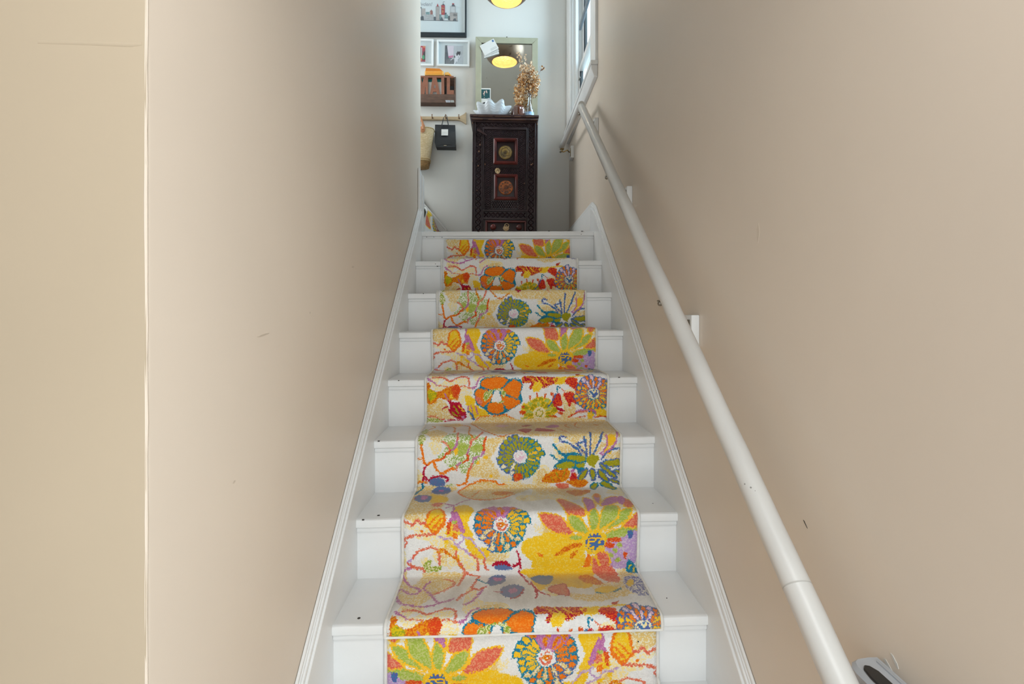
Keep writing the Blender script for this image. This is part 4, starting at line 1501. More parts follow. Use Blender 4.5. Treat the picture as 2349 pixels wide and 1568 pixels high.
# ------------------------------------------------------------------ mirror standing on the cabinet
SAGE = mat('sage grey paint', rgb(168, 168, 146), 0.5, var=0.12, scale=12, bump=0.1, bscale=40)
MIRM = bpy.data.materials.new('old mirror')
MIRM.use_nodes = True
nt = MIRM.node_tree
b_ = nt.nodes['Principled BSDF']
b_.inputs['Metallic'].default_value = 1.0
b_.inputs['Roughness'].default_value = 0.03
tcm = nt.nodes.new('ShaderNodeTexCoord'); nm = nt.nodes.new('ShaderNodeTexNoise'); nm.inputs['Scale'].default_value = 22; nm.inputs['Detail'].default_value = 6
rm = nt.nodes.new('ShaderNodeValToRGB'); rm.color_ramp.elements[0].position = .24; rm.color_ramp.elements[0].color = (.20, .19, .18, 1); rm.color_ramp.elements[1].position = .34; rm.color_ramp.elements[1].color = (.82, .84, .82, 1)
nt.links.new(tcm.outputs['Object'], nm.inputs['Vector']); nt.links.new(nm.outputs['Fac'], rm.inputs['Fac']); nt.links.new(rm.outputs['Color'], b_.inputs['Base Color'])
MX0, MX1, MZ1 = -0.721, -0.247, 3.594
MLEAN = 0.028
mbase = Vector(wall_pt((MX0 + MX1) / 2, 0.012, CTOP + .001))
mir = thing('framed_mirror', 'tall mirror in a sage painted frame standing on the carved cabinet', 'mirror', mbase, (MLEAN, 0.003, 0.0))
mw, mh = MX1 - MX0, MZ1 - CTOP
bm = B(); sweep_frame(bm, -mw / 2, mw / 2, 0, mh, .0445, -.022, 0, .002)
obj('frame', bm, SAGE, mir)
bm = B(); box(bm, -mw / 2 + .040, mw / 2 - .040, -.011, -.008, .040, mh - .040)
obj('mirror_glass', bm, MIRM, mir)
bm = B(); sweep_frame(bm, -mw / 2 + .0425, mw / 2 - .0425, .0425, mh - .0425, .003, -.016, -.010, .0005)
obj('rebate_edge', bm, mat('dark rebate', rgb(84, 78, 68), .7, var=.4, scale=40), mir)
bm = B(); prism(bm, [(-.006, mh - .004), (.006, mh - .004), (.0055, mh + .013), (-.0055, mh + .013)], 'y', -.006, -.003, .0005); disc(bm, (0, -.0075, mh + .007), .0035, .002, 'y', 8)
obj('hanger_plate', bm, DARKGAP, mir)


def on_mirror(x, z, off=0.0):
    """World point on the mirror glass from wall coordinates."""
    lx = x - (MX0 + MX1) / 2
    lz = z - CTOP
    y = mbase.y - .0125 - off - math.tan(MLEAN) * lz
    return (mbase.x + lx, y, z)


PAPER = mat('white paper', rgb(218, 218, 214), 0.7, var=.03, scale=30)
PAPER2 = mat('grey paper edge', rgb(196, 196, 192), 0.7)
INK = mat('grey ink', rgb(128, 130, 134), 0.7)
BLUEI = mat('blue ink', rgb(70, 112, 160), 0.7)
labs = ['white postcard with a blue stamp, frontmost in the fan at the mirror top left',
        'middle white card of the fan, mostly hidden behind the stamped postcard on the mirror',
        'lowest white card of the fan tucked into the mirror, only its bottom edge showing']
for k in (2, 1, 0):
    px_, pz_ = (-.616 + .003 * k, 3.517 - .011 * k)
    c = on_mirror(px_, pz_, .012 - .0032 * k)
    cd = thing('postcard', labs[k], 'card', c, (MLEAN, -0.50 + .09 * k, 0.0), 'cards tucked into the mirror')
    bm = B(); box(bm, -.060, .060, 0, .0012, -.041, .041); obj('card', bm, PAPER if k != 1 else PAPER2, cd)
    bm = B()
    for q in range(3):
        box(bm, .0, .050, -.0003, 0, -.030 + q * .006 - .0006, -.030 + q * .006 + .0006)
    obj('writing', bm, INK, cd)
    if k == 0:
        bm = B(); box(bm, .040, .053, -.0004, 0, .020, .035); obj('stamp', bm, BLUEI, cd)
TEAL = mat('dark teal print', rgb(22, 78, 84), 0.5, var=.2, scale=30)
SKIN = mat('pale print tone', rgb(206, 180, 170), 0.6, var=.15, scale=60)
DARKP = mat('dark print tone', rgb(40, 40, 46), 0.6)
ps = thing('photo_strip', 'white bordered photo strip with a dark teal photo in the lower left of the mirror', 'photo', on_mirror(-.6455, 3.040, .0052), (MLEAN, 0.008, 0.0))
bm = B(); box(bm, -.0395, .0395, 0, .001, -.17, .172); obj('paper', bm, PAPER, ps)
for q, z0 in enumerate((.094, .005, -.080)):
    if q == 0:
        bm = B(); box(bm, -.0335, .0335, -.0004, 0, z0, z0 + .069); obj('photo', bm, TEAL, ps)
        bm = B()
        for (x, z, a, b_r) in ((-.008, .048, .005, .010), (-.013, .037, .006, .006), (.006, .055, .005, .008), (.010, .047, .004, .008), (-.010, .026, .004, .005), (-.009, .008, .003, .003)):
            ball(bm, (x, -.0005, z0 + z), a, .0006, b_r, 10, 6)
        obj('figures', bm, SKIN, ps)
    else:
        bm = B(); ball(bm, (-.006, -.0003, z0 + .035), .026, .0005, .030, 16, 8); obj('photo', bm, PAPER2, ps)
        bm = B(); ball(bm, (-.006, -.0006, z0 + .036), .020, .0006, .026, 16, 8); obj('figures', bm, DARKP, ps)
        bm = B(); ball(bm, (-.006, -.0012, z0 + .028), .015, .0006, .020, 14, 8); obj('face', bm, SKIN, ps)

# ------------------------------------------------------------------ things on the cabinet
SHELLM = mat('white glazed shell', rgb(214, 222, 228), 0.28, var=.08, scale=18, bump=.0)
sh = thing('shell_bowl', 'white scalloped giant clam shell bowl on top of the dark cabinet', 'bowl', (-0.026, 3.425, CTOP + .001))
bm = B()
NT, NR = 144, 44
def shell_pt(t, a, inner):
    fold = math.cos(a * 9 + 3.46)
    r = math.sin(min(1, t) * PI / 2) ** .85
    amp = .20 * t ** .9
    rx = .1275 * r * (1 + amp * fold * .55)
    ry = .072 * r * (1 + amp * fold * .55)
    front = .5 - .5 * math.sin(a)
    lip = .082 + .026 * front
    z = lip * (1 - math.cos(t * PI / 2)) ** .8 * (1 + .13 * t * fold)
    rid = .0012 * math.sin(t * 52) * t
    end = 1.0 - .35 * (abs(math.cos(a)) ** 6) * t
    sc = 1 + rid * 8
    if inner:
        sc *= .95
        z = z * .98 + .004 * (1 - t)
    return (rx * math.cos(a) * sc, ry * math.sin(a) * sc, .001 + z * end)
grid = []
for inner in (False, True):
    rs = []
    for i in range(NR + 1):
        t = max(.06, i / NR)
        rs.append([bm.verts.new(shell_pt(t, 2 * PI * k / NT, inner)) for k in range(NT)])
    grid.append(rs)
for gi, rs in enumerate(grid):
    for a, b in zip(rs, rs[1:]):
        for k in range(NT):
            q = (a[k], a[(k + 1) % NT], b[(k + 1) % NT], b[k])
            bm.faces.new(q if gi == 0 else q[::-1])
    bm.faces.new(rs[0] if gi else rs[0][::-1])
for k in range(NT):
    bm.faces.new((grid[0][-1][k], grid[0][-1][(k + 1) % NT], grid[1][-1][(k + 1) % NT], grid[1][-1][k]))
bmesh.ops.recalc_face_normals(bm, faces=bm.faces)
obj('shell', bm, SHELLM, sh, smooth=50)

AMBER = mat('amber brown glass', rgb(92, 40, 18), 0.08, var=.25, scale=14, coat=.8, spec=.8)
jr = thing('amber_glass_jar', 'small squat amber brown glass jar between the shell bowl and the glass bottle', 'jar', (0.1545, 3.42, CTOP + .001))
bm = B()
rs = []
prof = [(.030, 0), (.042, .010), (.0495, .030), (.051, .055), (.049, .075), (.041, .092), (.030, .100), (.024, .103), (.022, .100), (.0002, .099)]
for r, z in prof:
    ring = []
    for k in range(48):
        a = 2 * PI * k / 48
        q = r * (1 + .035 * math.cos(8 * a) * (1 if z < .095 else .3))
        ring.append(bm.verts.new((q * math.cos(a), q * math.sin(a), z)))
    rs.append(ring)
for a, b in zip(rs, rs[1:]):
    for k in range(48):
        bm.faces.new((a[k], a[(k + 1) % 48], b[(k + 1) % 48], b[k]))
bm.faces.new(rs[0][::-1])
bmesh.ops.recalc_face_normals(bm, faces=bm.faces)
obj('jar_body', bm, AMBER, jr, smooth=60)
bm = B(); torus(bm, (0, 0, .101), .026, .003, 'z', 28, 6); obj('jar_rim', bm, BRASS, jr)
bm = B(); tube(bm, [(.0, .0, .098), (.004, 0, .108), (.012, .002, .113)], [.004, .003, .002], 8); obj('stalk', bm, BRASS, jr)

CLEAR = glass_mat('clear bottle glass', (.93, .97, 1, 1), .10)
bt = thing('glass_bottle', 'clear round based glass bottle with a long neck holding dried stems', 'bottle', (0.234, 3.405, CTOP + .001))
bm = B()
lathe(bm, [(.001, .004), (.022, .003), (.029, .006), (.0305, .020), (.0305, .050), (.027, .072), (.019, .095), (.0125, .125), (.0100, .160), (.0095, .180), (.0115, .182), (.0115, .187), (.0085, .187),
           (.0075, .178), (.0080, .160), (.0105, .125), (.017, .094), (.025, .071), (.0285, .050), (.0285, .020), (.026, .008), (.001, .007)], 28)
obj('bottle_glass', bm, CLEAR, bt, smooth=60)
bm = B()
lathe(bm, [(.0308, .022), (.0309, .046)], 28)
for f in [f for f in bm.faces if f.calc_center_median().y > -.004 or len(f.verts) > 4]:
    bm.faces.remove(f)
obj('paper_label', bm, mat('pale blue label', rgb(176, 206, 230), .5, var=.25, scale=60, col2=rgb(120, 160, 205)), bt, smooth=60)

BLOOM = mat('dried tan petals', rgb(214, 172, 118), .8, var=.3, scale=30, col2=rgb(168, 110, 52))
BLOOM2 = mat('pale dried petals', rgb(232, 208, 178), .8, var=.2, scale=40)
STEM = mat('dried brown stems', rgb(112, 66, 44), .8, var=.3, scale=40)
df = thing('dried_flowers', 'bunch of tan and cream dried hydrangea stems in the glass bottle', 'dried flowers', (0.236, 3.405, CTOP + .10))
FO = Vector(df.location)
rnd = random.Random(3)


def petal(bm, c, size, nrm):
    n = Vector(nrm).normalized()
    u = n.cross(Vector((rnd.uniform(-1, 1), rnd.uniform(-1, 1), rnd.uniform(-1, 1)))).normalized()
    w = n.cross(u)
    c = Vector(c)
    ctr = bm.verts.new(c - n * size * .25)
    ring = [bm.verts.new(c + (u * math.cos(a) + w * math.sin(a)) * size * (1.0 if k % 2 == 0 else .78) + n * size * rnd.uniform(-.15, .3)) for k, a in enumerate([2 * PI * k / 8 for k in range(8)])]
    for k in range(8):
        bm.faces.new((ctr, ring[k], ring[(k + 1) % 8]))


# clusters: centre (x, z), spread, count, pale share
CL = [((.156, 3.020), (.030, .034), 95, .10), ((.165, 3.075), (.036, .040), 150, .12), ((.205, 3.120), (.048, .042), 190, .18), ((.262, 3.085), (.030, .040), 140, .15),
      ((.185, 3.165), (.032, .036), 140, .3), ((.225, 3.190), (.045, .034), 190, .5), ((.275, 3.150), (.030, .042), 150, .35), ((.195, 3.235), (.026, .032), 80, .7),
      ((.235, 3.235), (.030, .026), 70, .7), ((.255, 3.285), (.009, .009), 9, .9), ((.170, 3.295), (.013, .020), 18, .6), ((.157, 3.335), (.015, .014), 16, .6), ((.205, 3.320), (.009, .012), 9, .8), ((.280, 3.215), (.018, .022), 22, .6), ((.325, 3.245), (.020, .006), 8, .2)]
b1, b2 = B(), B()
for (c, sp, n, pale) in CL:
    for k in range(n):
        a, q = rnd.uniform(0, 2 * PI), math.sqrt(rnd.random())
        p = Vector((c[0] + 1.18 * sp[0] * q * math.cos(a), 3.415 + rnd.uniform(-.035, .035), c[1] + sp[1] * q * math.sin(a))) - FO
        petal(b2 if rnd.random() < pale * 1.25 else b1, p, rnd.uniform(.0050, .0090), (rnd.uniform(-1, 1), rnd.uniform(-1.6, .4), rnd.uniform(-.6, 1)))
o_ = obj('tan_petals', b1, BLOOM, df, kind='stuff', smooth=0)
o_ = obj('cream_petals', b2, BLOOM2, df, kind='stuff', smooth=0)
bm = B()
for (c, sp, n, pale) in CL:
    top = Vector((c[0], 3.412, c[1])) - FO
    mid = Vector((.236 + (c[0] - .236) * .25, 3.406, 3.03 + (c[1] - 3.03) * .45)) - FO
    tube(bm, [(0.0, 0, -.055), (0.0005, 0, .065), mid, top], [.0016, .0016, .0014, .001], 6)
for k in range(14):
    a = rnd.uniform(0, 2 * PI)
    tube(bm, [(.312 - FO.x + .001 * k, .01, 3.23 - FO.z), (.325 - FO.x + rnd.uniform(-.01, .02), .01 + rnd.uniform(-.01, .01), 3.243 - FO.z + rnd.uniform(-.012, .014))], [.0012, .0007], 5)
obj('stems', bm, STEM, df, kind='stuff')

# ------------------------------------------------------------------ things on the landing's back wall
def wthing(name, label, cat, x, z, off=0.0, group=None, roll=0.0):
    return thing(name, label, cat, wall_pt(x, off, z), (0, roll, -AW), group)


BLKF = mat('blue black frame paint', rgb(30, 40, 46), 0.4, var=.1, scale=10)
WHF = mat('white frame paint', rgb(224, 228, 228), 0.4)
MOUNT = mat('pale grey mount', rgb(206, 216, 216), 0.7)
PGL = glass_mat('picture glass', (.985, .99, 1, 1), .06)


def flat(parent, name, m, polys, y, th=.0006):
    for p in polys:
        bm = B()
        prism(bm, p, 'y', y - th, y)
        o = obj(name, bm, m, parent, smooth=0)
    return o


def rc(x0, z0, x1, z1):
    return [(x0, z0), (x1, z0), (x1, z1), (x0, z1)]


def el(cx_, cz_, a, b, n=20):
    return [(cx_ + a * math.cos(2 * PI * k / n), cz_ + b * math.sin(2 * PI * k / n)) for k in range(n)]


# large black framed skyline print; the print is drawn in a grid of 0.362 mm cells
FX0, FX1, FZ0, FZ1 = -1.500, -0.790, 3.616, 4.13
ct = wthing('framed_skyline_print', 'large black framed skyline drawing high on the landing wall, left of the lamp', 'picture', (FX0 + FX1) / 2, FZ0)
fx, fz = (FX0 + FX1) / 2, FZ0
bm = B(); sweep_frame(bm, FX0 - fx, FX1 - fx, 0, FZ1 - fz, .0125, -.024, 0, .002)
box(bm, FX0 - fx + .0125, FX1 - fx - .0125, -.022, 0, .012, .030, .002)
obj('frame', bm, BLKF, ct)
bm = B(); box(bm, FX0 - fx + .011, FX1 - fx - .011, -.008, -.003, .028, FZ1 - fz - .011); obj('mount', bm, MOUNT, ct)
bm = B(); sweep_frame(bm, FX0 - fx + .0125, FX1 - fx - .0125, .030, FZ1 - fz - .0125, .003, -.014, -.007, .0005); obj('inner_edge', bm, WHF, ct)
G = .000362


def sk(px, py):
    return (-1.1974 + px * G - fx, 3.908 - py * .0003636 - fz)


def skp(*q):
    return [sk(*p) for p in q]


def skr(a, b, c, d):
    return skp((a, b), (c, b), (c, d), (a, d))


pr = ct
y = -.0081
cols = {
    'skyline_stone': (mat('print stone grey', rgb(176, 170, 166), .7, var=.15, scale=80), [skr(475, 160, 550, 456), skr(770, 290, 930, 462), skr(175, 205, 255, 362)]),
    'skyline_pale': (mat('print pale grey', rgb(192, 196, 196), .7, var=.12, scale=70), [skp((220, 335), (430, 335), (436, 372), (428, 450), (160, 450), (160, 400)), skr(595, 335, 660, 456), skp((782, 150), (890, 150), (890, 290), (782, 290))]),
    'skyline_red': (mat('print red', rgb(186, 44, 54), .7, var=.25, scale=90, col2=rgb(150, 40, 60)), [skr(590, 128, 665, 336), skp((490, 162), (513, 92), (536, 162)), skr(818, 88, 862, 117)]),
    'skyline_brown': (mat('print brown', rgb(150, 96, 88), .7, var=.2, scale=90), [skr(358, 270, 410, 332), skp((348, 272), (380, 228), (414, 272))]),
    'skyline_teal': (mat('print teal', rgb(112, 150, 152), .7, var=.35, scale=60), [skr(552, 328, 592, 440), skr(658, 330, 730, 412), skr(265, 280, 342, 330)]),
    'skyline_dark': (mat('print slate', rgb(74, 86, 96), .7, var=.3, scale=60), [skr(430, 378, 478, 452), skr(734, 358, 770, 445), skr(666, 290, 702, 330), skr(150, 178, 172, 205), skr(168, 200, 176, 445), skp((148, 400), (170, 366), (215, 366), (222, 450), (148, 450)), skr(850, 308, 862, 362), skr(874, 308, 884, 362), skr(896, 308, 908, 362),
                     skp((602, 130), (630, 96), (662, 130)), skp((626, 100), (629, 58), (664, 56), (664, 62), (634, 64), (633, 100)), skp((806, 152), (822, 116), (862, 116), (886, 152), (872, 156), (824, 156)), skp((840, 456), (850, 420), (890, 404), (905, 456)), skp((150, 452), (940, 458), (940, 468), (150, 458)), skp((560, 456), (600, 380), (640, 456))]),
    'skyline_gold': (mat('print ochre', rgb(190, 130, 80), .7), [skp((600, 180), (650, 196), (650, 214), (600, 206)), skp((606, 240), (640, 250), (630, 290), (612, 300))]),
}
for q, (nm_, (m, polys)) in enumerate(cols.items()):
    flat(ct, nm_, m, polys, y - .00025 * q)
bm = B()
lines = []
for (a, b, c, d) in ((475, 160, 550, 456), (590, 128, 665, 336), (782, 150, 890, 290), (770, 290, 930, 462)):
    for (p, q) in (((a, b), (a, d)), ((c, b), (c, d)), ((a, b), (c, b))):
        P_, Q_ = sk(*p), sk(*q)
        tube(bm, [(P_[0], y - .0022, P_[1]), (Q_[0], y - .0022, Q_[1])], .0006, 4)
for k in range(5):
    P_ = sk(225, 350 + 20 * k); Q_ = sk(325, 340 + 20 * k); R_ = sk(430, 352 + 20 * k)
    tube(bm, [(P_[0], y - .0022, P_[1]), (Q_[0], y - .0022, Q_[1]), (R_[0], y - .0022, R_[1])], .0005, 4)
obj('ink_lines', bm, mat('print ink', rgb(80, 84, 90), .7), ct)


def lettering(text, m, parent, loc, size, sx=1.0, name='lettering', shear=0.0, depth=.0004):
    cu = bpy.data.curves.new('lettering', 'FONT')
    cu.body = text
    cu.size = size
    cu.extrude = depth
    cu.shear = shear
    to = bpy.data.objects.new('lettering_source', cu)
    C.objects.link(to)
    bpy.context.view_layer.update()
    me = bpy.data.meshes.new_from_object(to.evaluated_get(bpy.context.evaluated_depsgraph_get()))
    bpy.data.objects.remove(to, do_unlink=True)
    me.transform(Matrix.Translation(loc) @ Matrix.Rotation(PI / 2, 4, 'X') @ Matrix.Diagonal((sx, 1, 1, 1)))
    me.materials.clear(); me.materials.append(m)
    o = bpy.data.objects.new(name, me)
    C.objects.link(o); o.parent = parent
    return o


s0 = sk(60, 150)
lettering('clivden!', mat('handwriting grey', rgb(150, 156, 162), .7), ct, (s0[0], y - .0004, s0[1]), .040, .98, 'handwriting', .25)
bm = B(); box(bm, FX0 - fx + .012, FX1 - fx - .012, -.0165, -.0155, .030, FZ1 - fz - .012); obj('glass', bm, PGL, ct)


# two small white frames
def small_frame(label, x0, x1, z0, z1, w=.0145):
    c = (x0 + x1) / 2
    t = wthing('framed_picture', label, 'picture', c, z0, 0.0, None, 0.008)
    hw, hh = (x1 - x0) / 2, z1 - z0
    bm = B(); sweep_frame(bm, -hw, hw, 0, hh, w, -.024, 0, .0015); obj('frame', bm, WHF, t)
    bm = B(); box(bm, -hw + .01, hw - .01, -.006, -.002, .01, hh - .01); obj('mount', bm, MOUNT, t)
    bm = B(); box(bm, -hw + w, hw - w, -.0185, -.0178, w, hh - w); obj('glass', bm, PGL, t)
    return t, c


GP = .000362
dg, dc = small_frame('white framed photo of a black and white dog, under the big skyline print', -1.018, -0.767, 3.388, 3.588)


def dgp(px, py):
    return (-1.1974 + px * GP - dc, 3.908 - py * .0003636 - 3.388)


def dpp(*q):
    return [dgp(*p) for p in q]


y = -.0062
flat(dg, 'print', mat('photo pale grey', rgb(186, 192, 194), .6, var=.08, scale=30), [dpp((668, 975), (1050, 975), (1050, 1385), (660, 1385))], y)
flat(dg, 'backdrop', mat('photo slate', rgb(78, 92, 102), .6, var=.5, scale=40), [dpp((668, 975), (712, 975), (735, 1200), (850, 1270), (860, 1385), (660, 1385))], y - .0007)
flat(dg, 'coat', mat('photo pale pink', rgb(216, 206, 214), .6, var=.1, scale=30), [dpp((708, 985), (850, 985), (845, 1200), (740, 1215))], y - .0014)
flat(dg, 'pink_hem', mat('photo pink', rgb(206, 120, 156), .6, var=.4, scale=80), [dpp((735, 1200), (800, 1195), (845, 1185), (830, 1230), (745, 1242))], y - .0018)
flat(dg, 'wheel', mat('photo grey', rgb(110, 116, 120), .6, var=.4, scale=60), [dpp((690, 1290), (760, 1240), (850, 1260), (870, 1385), (690, 1385))], y - .0011)
flat(dg, 'dog_white', mat('photo white', rgb(222, 224, 226), .6, var=.06, scale=30), [dpp((862, 1200), (905, 1150), (985, 1160), (985, 1230), (940, 1260), (935, 1330), (905, 1310), (895, 1330), (870, 1385), (850, 1385), (870, 1300)), dpp((780, 1285), (840, 1240), (850, 1250), (790, 1292))], y - .0022)
flat(dg, 'dog_black', mat('photo black', rgb(52, 54, 62), .6, var=.2, scale=60), [dpp((905, 1150), (935, 1098), (955, 1112), (992, 1100), (990, 1150), (970, 1180), (985, 1165), (965, 1195), (950, 1150), (930, 1190), (912, 1196)), dpp((858, 1205), (875, 1185), (885, 1230), (866, 1240)), el(dgp(948, 1222)[0], dgp(948, 1222)[1], .0028, .0024, 10), el(dgp(933, 1170)[0], dgp(933, 1170)[1], .0014, .0012, 8)], y - .0028)
pc, pcc = small_frame('white framed bright red and black picture, half hidden by the left wall', -1.250, -1.043, 3.390, 3.594)


def pcp(px, py):
    return (-1.1974 + px * GP - pcc, 3.908 - py * .0003636 - 3.390)


def ppp(*q):
    return [pcp(*p) for p in q]


flat(pc, 'card', PAPER, [ppp((-40, 985), (262, 985), (268, 1342), (-40, 1342))], -.0062, .004)
flat(pc, 'print', mat('picture red', rgb(190, 28, 52), .5, var=.3, scale=40, col2=rgb(120, 24, 60)), [ppp((-40, 998), (250, 998), (252, 1330), (-40, 1330))], -.0104)
flat(pc, 'dark_shape', mat('picture black', rgb(36, 30, 40), .5), [ppp((215, 1140), (251, 1090), (251, 1290), (190, 1285)), ppp((148, 1040), (165, 1040), (165, 1250), (148, 1250))], -.0111)
flat(pc, 'white_strip', PAPER, [ppp((166, 1030), (184, 1030), (182, 1260), (166, 1260))], -.0114)
flat(pc, 'green_disc', mat('picture green', rgb(44, 150, 100), .5), [el(pcp(212, 1236)[0], pcp(212, 1236)[1], .0095, .0165, 18)], -.0118)
flat(pc, 'orange_spot', mat('picture orange', rgb(214, 130, 70), .5), [el(pcp(225, 1020)[0], pcp(225, 1020)[1], .009, .006, 12), el(pcp(172, 1290)[0], pcp(172, 1290)[1], .004, .01, 12)], -.0121)

# mail rack with cut-out letters
MW = mat('rust brown wood', rgb(142, 90, 68), 0.6, var=.2, scale=24, bump=.15, bscale=60)
MWD = mat('dark brown wood', rgb(96, 70, 56), 0.6, var=.35, scale=16, bump=.2, bscale=50, stretch=(1, 1, 4))
ML0, ML1 = -1.180, -0.872
mcx = (ML0 + ML1) / 2
mz = 3.087
mr = wthing('mail_rack', 'brown wooden wall letter rack with cut out letters reading MAIL, below the small pictures', 'letter rack', mcx, mz)
DM = .06


def mx(v):
    return -1.1924 + v * .0005535 - mcx


def mzz(v):
    return 3.402 - v * .000557 - mz


bm = B()
box(bm, ML0 - mcx, ML1 - mcx, -.006, 0, 0, .226, .001)
obj('back_board', bm, MWD, mr)
bm = B()
prism(bm, [(0, 0), (-DM, 0), (-DM, .066), (-DM + .006, .190), (0, .226)], 'x', ML1 - mcx - .008, ML1 - mcx, .001)
obj('side_panel', bm, MWD, mr)
bm = B()
prism(bm, [(0, 0), (-DM, 0), (-DM, .066), (-DM + .006, .190), (0, .226)], 'x', ML0 - mcx, ML0 - mcx + .008, .001)
obj('side_panel', bm, MWD, mr)
bm = B()
box(bm, ML0 - mcx + .008, ML1 - mcx - .008, -DM, -.006, 0, .007)
box(bm, ML0 - mcx, ML1 - mcx, -DM - .007, -DM, 0, .064, .0015)
obj('front_panel', bm, MWD, mr)
bm = B()
yl0, yl1 = -DM - .003, -DM + .004
box(bm, ML0 - mcx + .004, ML1 - mcx - .012, yl0, yl1, mzz(222), mzz(198), .001)
obj('top_rail', bm, MW, mr)


def letter(name, polys):
    bm = B()
    for p in polys:
        prism(bm, [(mx(a), mzz(b)) for a, b in p], 'y', yl0, yl1, .0006)
    obj(name, bm, MW, mr)


zb = 448
letter('letter_m', [[(54, 216), (111, 216), (131, 305), (151, 216), (208, 216), (208, zb), (182, zb), (171, 349), (160, zb), (102, zb), (91, 349), (80, zb), (54, zb)]])
letter('letter_a', [[(270, 216), (298, 216), (298, 309), (286, 362), (276, 414), (270, zb), (236, zb)], [(298, 216), (323, 216), (371, zb), (330, zb), (324, 414), (312, 362), (298, 309)], [(286, 362), (312, 362), (324, 414), (276, 414)]])
letter('letter_i', [[(389, 216), (428, 216), (430, zb), (390, zb)]])
letter('letter_l', [[(464, 216), (506, 216), (506, 390), (560, 390), (561, zb), (464, zb)]])
bm = B(); prism(bm, [(mx(446), mzz(532)), (mx(508), mzz(532)), (mx(514), mzz(562)), (mx(455), mzz(562))], 'y', -DM - .009, -DM - .0065)
obj('label_plate', bm, mat('grey label plate', rgb(172, 174, 180), .5), mr)
bm = B(); prism(bm, [(mx(513), mzz(532)), (mx(560), mzz(532)), (mx(566), mzz(562)), (mx(519), mzz(562))], 'y', -DM - .009, -DM - .0065)
obj('label_plate', bm, mat('grey green label plate', rgb(160, 162, 158), .5), mr)
bm = B()
for (a_, b_2, c_) in ((466, 492, 541), (470, 500, 547), (476, 500, 553), (526, 540, 543), (532, 552, 550)):
    tube(bm, [(mx(a_), -DM - .0092, mzz(c_)), (mx((a_ + b_2) / 2), -DM - .0092, mzz(c_ - 1.5)), (mx(b_2), -DM - .0092, mzz(c_ + .5))], .0006, 4)
obj('label_scribble', bm, INK, mr)
# letters and parcels in the rack: each its own thing
TEALE = mat('teal envelope', rgb(14, 110, 108), .6)
ORG = mat('orange box card', rgb(226, 150, 50), .5, var=.1, scale=20)
ORG2 = mat('pale orange card', rgb(238, 182, 96), .5, var=.08, scale=20)
ob = wthing('orange_box', 'orange cardboard box lying on top of the wooden letter rack', 'box', -1.033, 3.296, .036)
xa, xb = mx(165) + mcx + 1.033, mx(420) + mcx + 1.033
bm = B(); box(bm, xa, xb, -.030, .020, .001, .028, .001); obj('box_body', bm, ORG2, ob)
bm = B(); box(bm, xa + .008, xb - .010, -.0312, -.030, .004, .025, .0004); obj('front_panel', bm, ORG, ob)
bm = B(); prism(bm, [(xa + .003, .028), (xa + .008, .054), (xb - .030, .051), (xb - .002, .028)], 'y', -.026, -.022, .0008)
obj('raised_lid', bm, mat('deep orange card', rgb(206, 122, 24), .5, var=.1, scale=20), ob)
oy = wthing('yellow_card_wallet', 'small yellow card wallet beside the orange box on the letter rack', 'wallet', -.927, 3.304, .032)
bm = B(); prism(bm, [(-.026, .0), (.006, .0), (.006, .018), (.0, .022), (-.026, .018)], 'y', -.022, .02, .001); obj('wallet_body', bm, ORG2, oy)
bm = B(); prism(bm, [(.006, .0), (.030, -.012), (.026, -.004), (.006, .018)], 'y', -.020, .02, .001); obj('wallet_flap', bm, ORG, oy)
for nm_, lab, m, x0, x1, z0, z1, off in (('envelope', 'white envelope standing behind the letters of the mail rack', PAPER, mx(205) + mcx, mx(392) + mcx, 3.097, mzz(264) + mz, .040),
                                     ('envelope', 'teal envelope showing above the white one in the mail rack', TEALE, mx(104) + mcx, mx(394) + mcx, 3.097, mzz(222) + mz, .034),
                                     ('envelope', 'white envelope behind the letter M of the mail rack', PAPER2, mx(60) + mcx, mx(200) + mcx, 3.097, mzz(272) + mz, .046),
                                     ('notebook', 'black notebook behind the letters I and L of the mail rack', BLACKM, mx(436) + mcx, mx(556) + mcx, 3.097, mzz(318) + mz, .040)):
    c = (x0 + x1) / 2
    e = wthing(nm_, lab, 'envelope' if nm_ == 'envelope' else 'notebook', c, z0, off)
    h = z1 - z0
    bm = B(); box(bm, -(x1 - x0) / 2, (x1 - x0) / 2, -.0012, .0012, 0, h, .0003); obj('paper' if nm_ == 'envelope' else 'cover', bm, m, e)
    bm = B()
    w2 = (x1 - x0) / 2
    prism(bm, [(-w2, h - .001), (w2, h - .001), (0, h * .55)], 'y', -.0018, -.0012)
    obj('flap' if nm_ == 'envelope' else 'band', bm, m, e)

# hook rail and what hangs on it
WOODL = mat('pale limed wood', rgb(186, 164, 132), .55, var=.15, scale=10, bump=.1, bscale=50, stretch=(1, 4, 4))
BRZ = mat('bronze hook', rgb(128, 96, 74), .35, metal=.8, var=.3, scale=40)
hk = wthing('hook_rail', 'pale wooden coat hook rail with a flared end, above the bags', 'hook rail', -1.10, 2.991)
bm = B()
pts = [(-.40, .013), (.235, .0135), (.255, .016), (.272, .023), (.290, .035), (.308, .050), (.308, -.045), (.290, -.034), (.272, -.023), (.255, -.0155), (.235, -.0135), (-.40, -.013)]
prism(bm, pts, 'y', -.018, 0, .003)
obj('board', bm, WOODL, hk)
for x in (-.052, .051, .154, .254):
    X = x
    bm = B()
    disc(bm, (X, -.018, 0), .006, -.003, 'y', 12)
    tube(bm, [(X, -.018, -.002), (X, -.030, -.008), (X, -.042, -.006), (X, -.048, .004), (X, -.046, .012)], [.0032, .003, .003, .003, .0034], 8)
    ball(bm, (X, -.046, .014), .0046, u=10, v=8)
    obj('hook', bm, BRZ, hk)

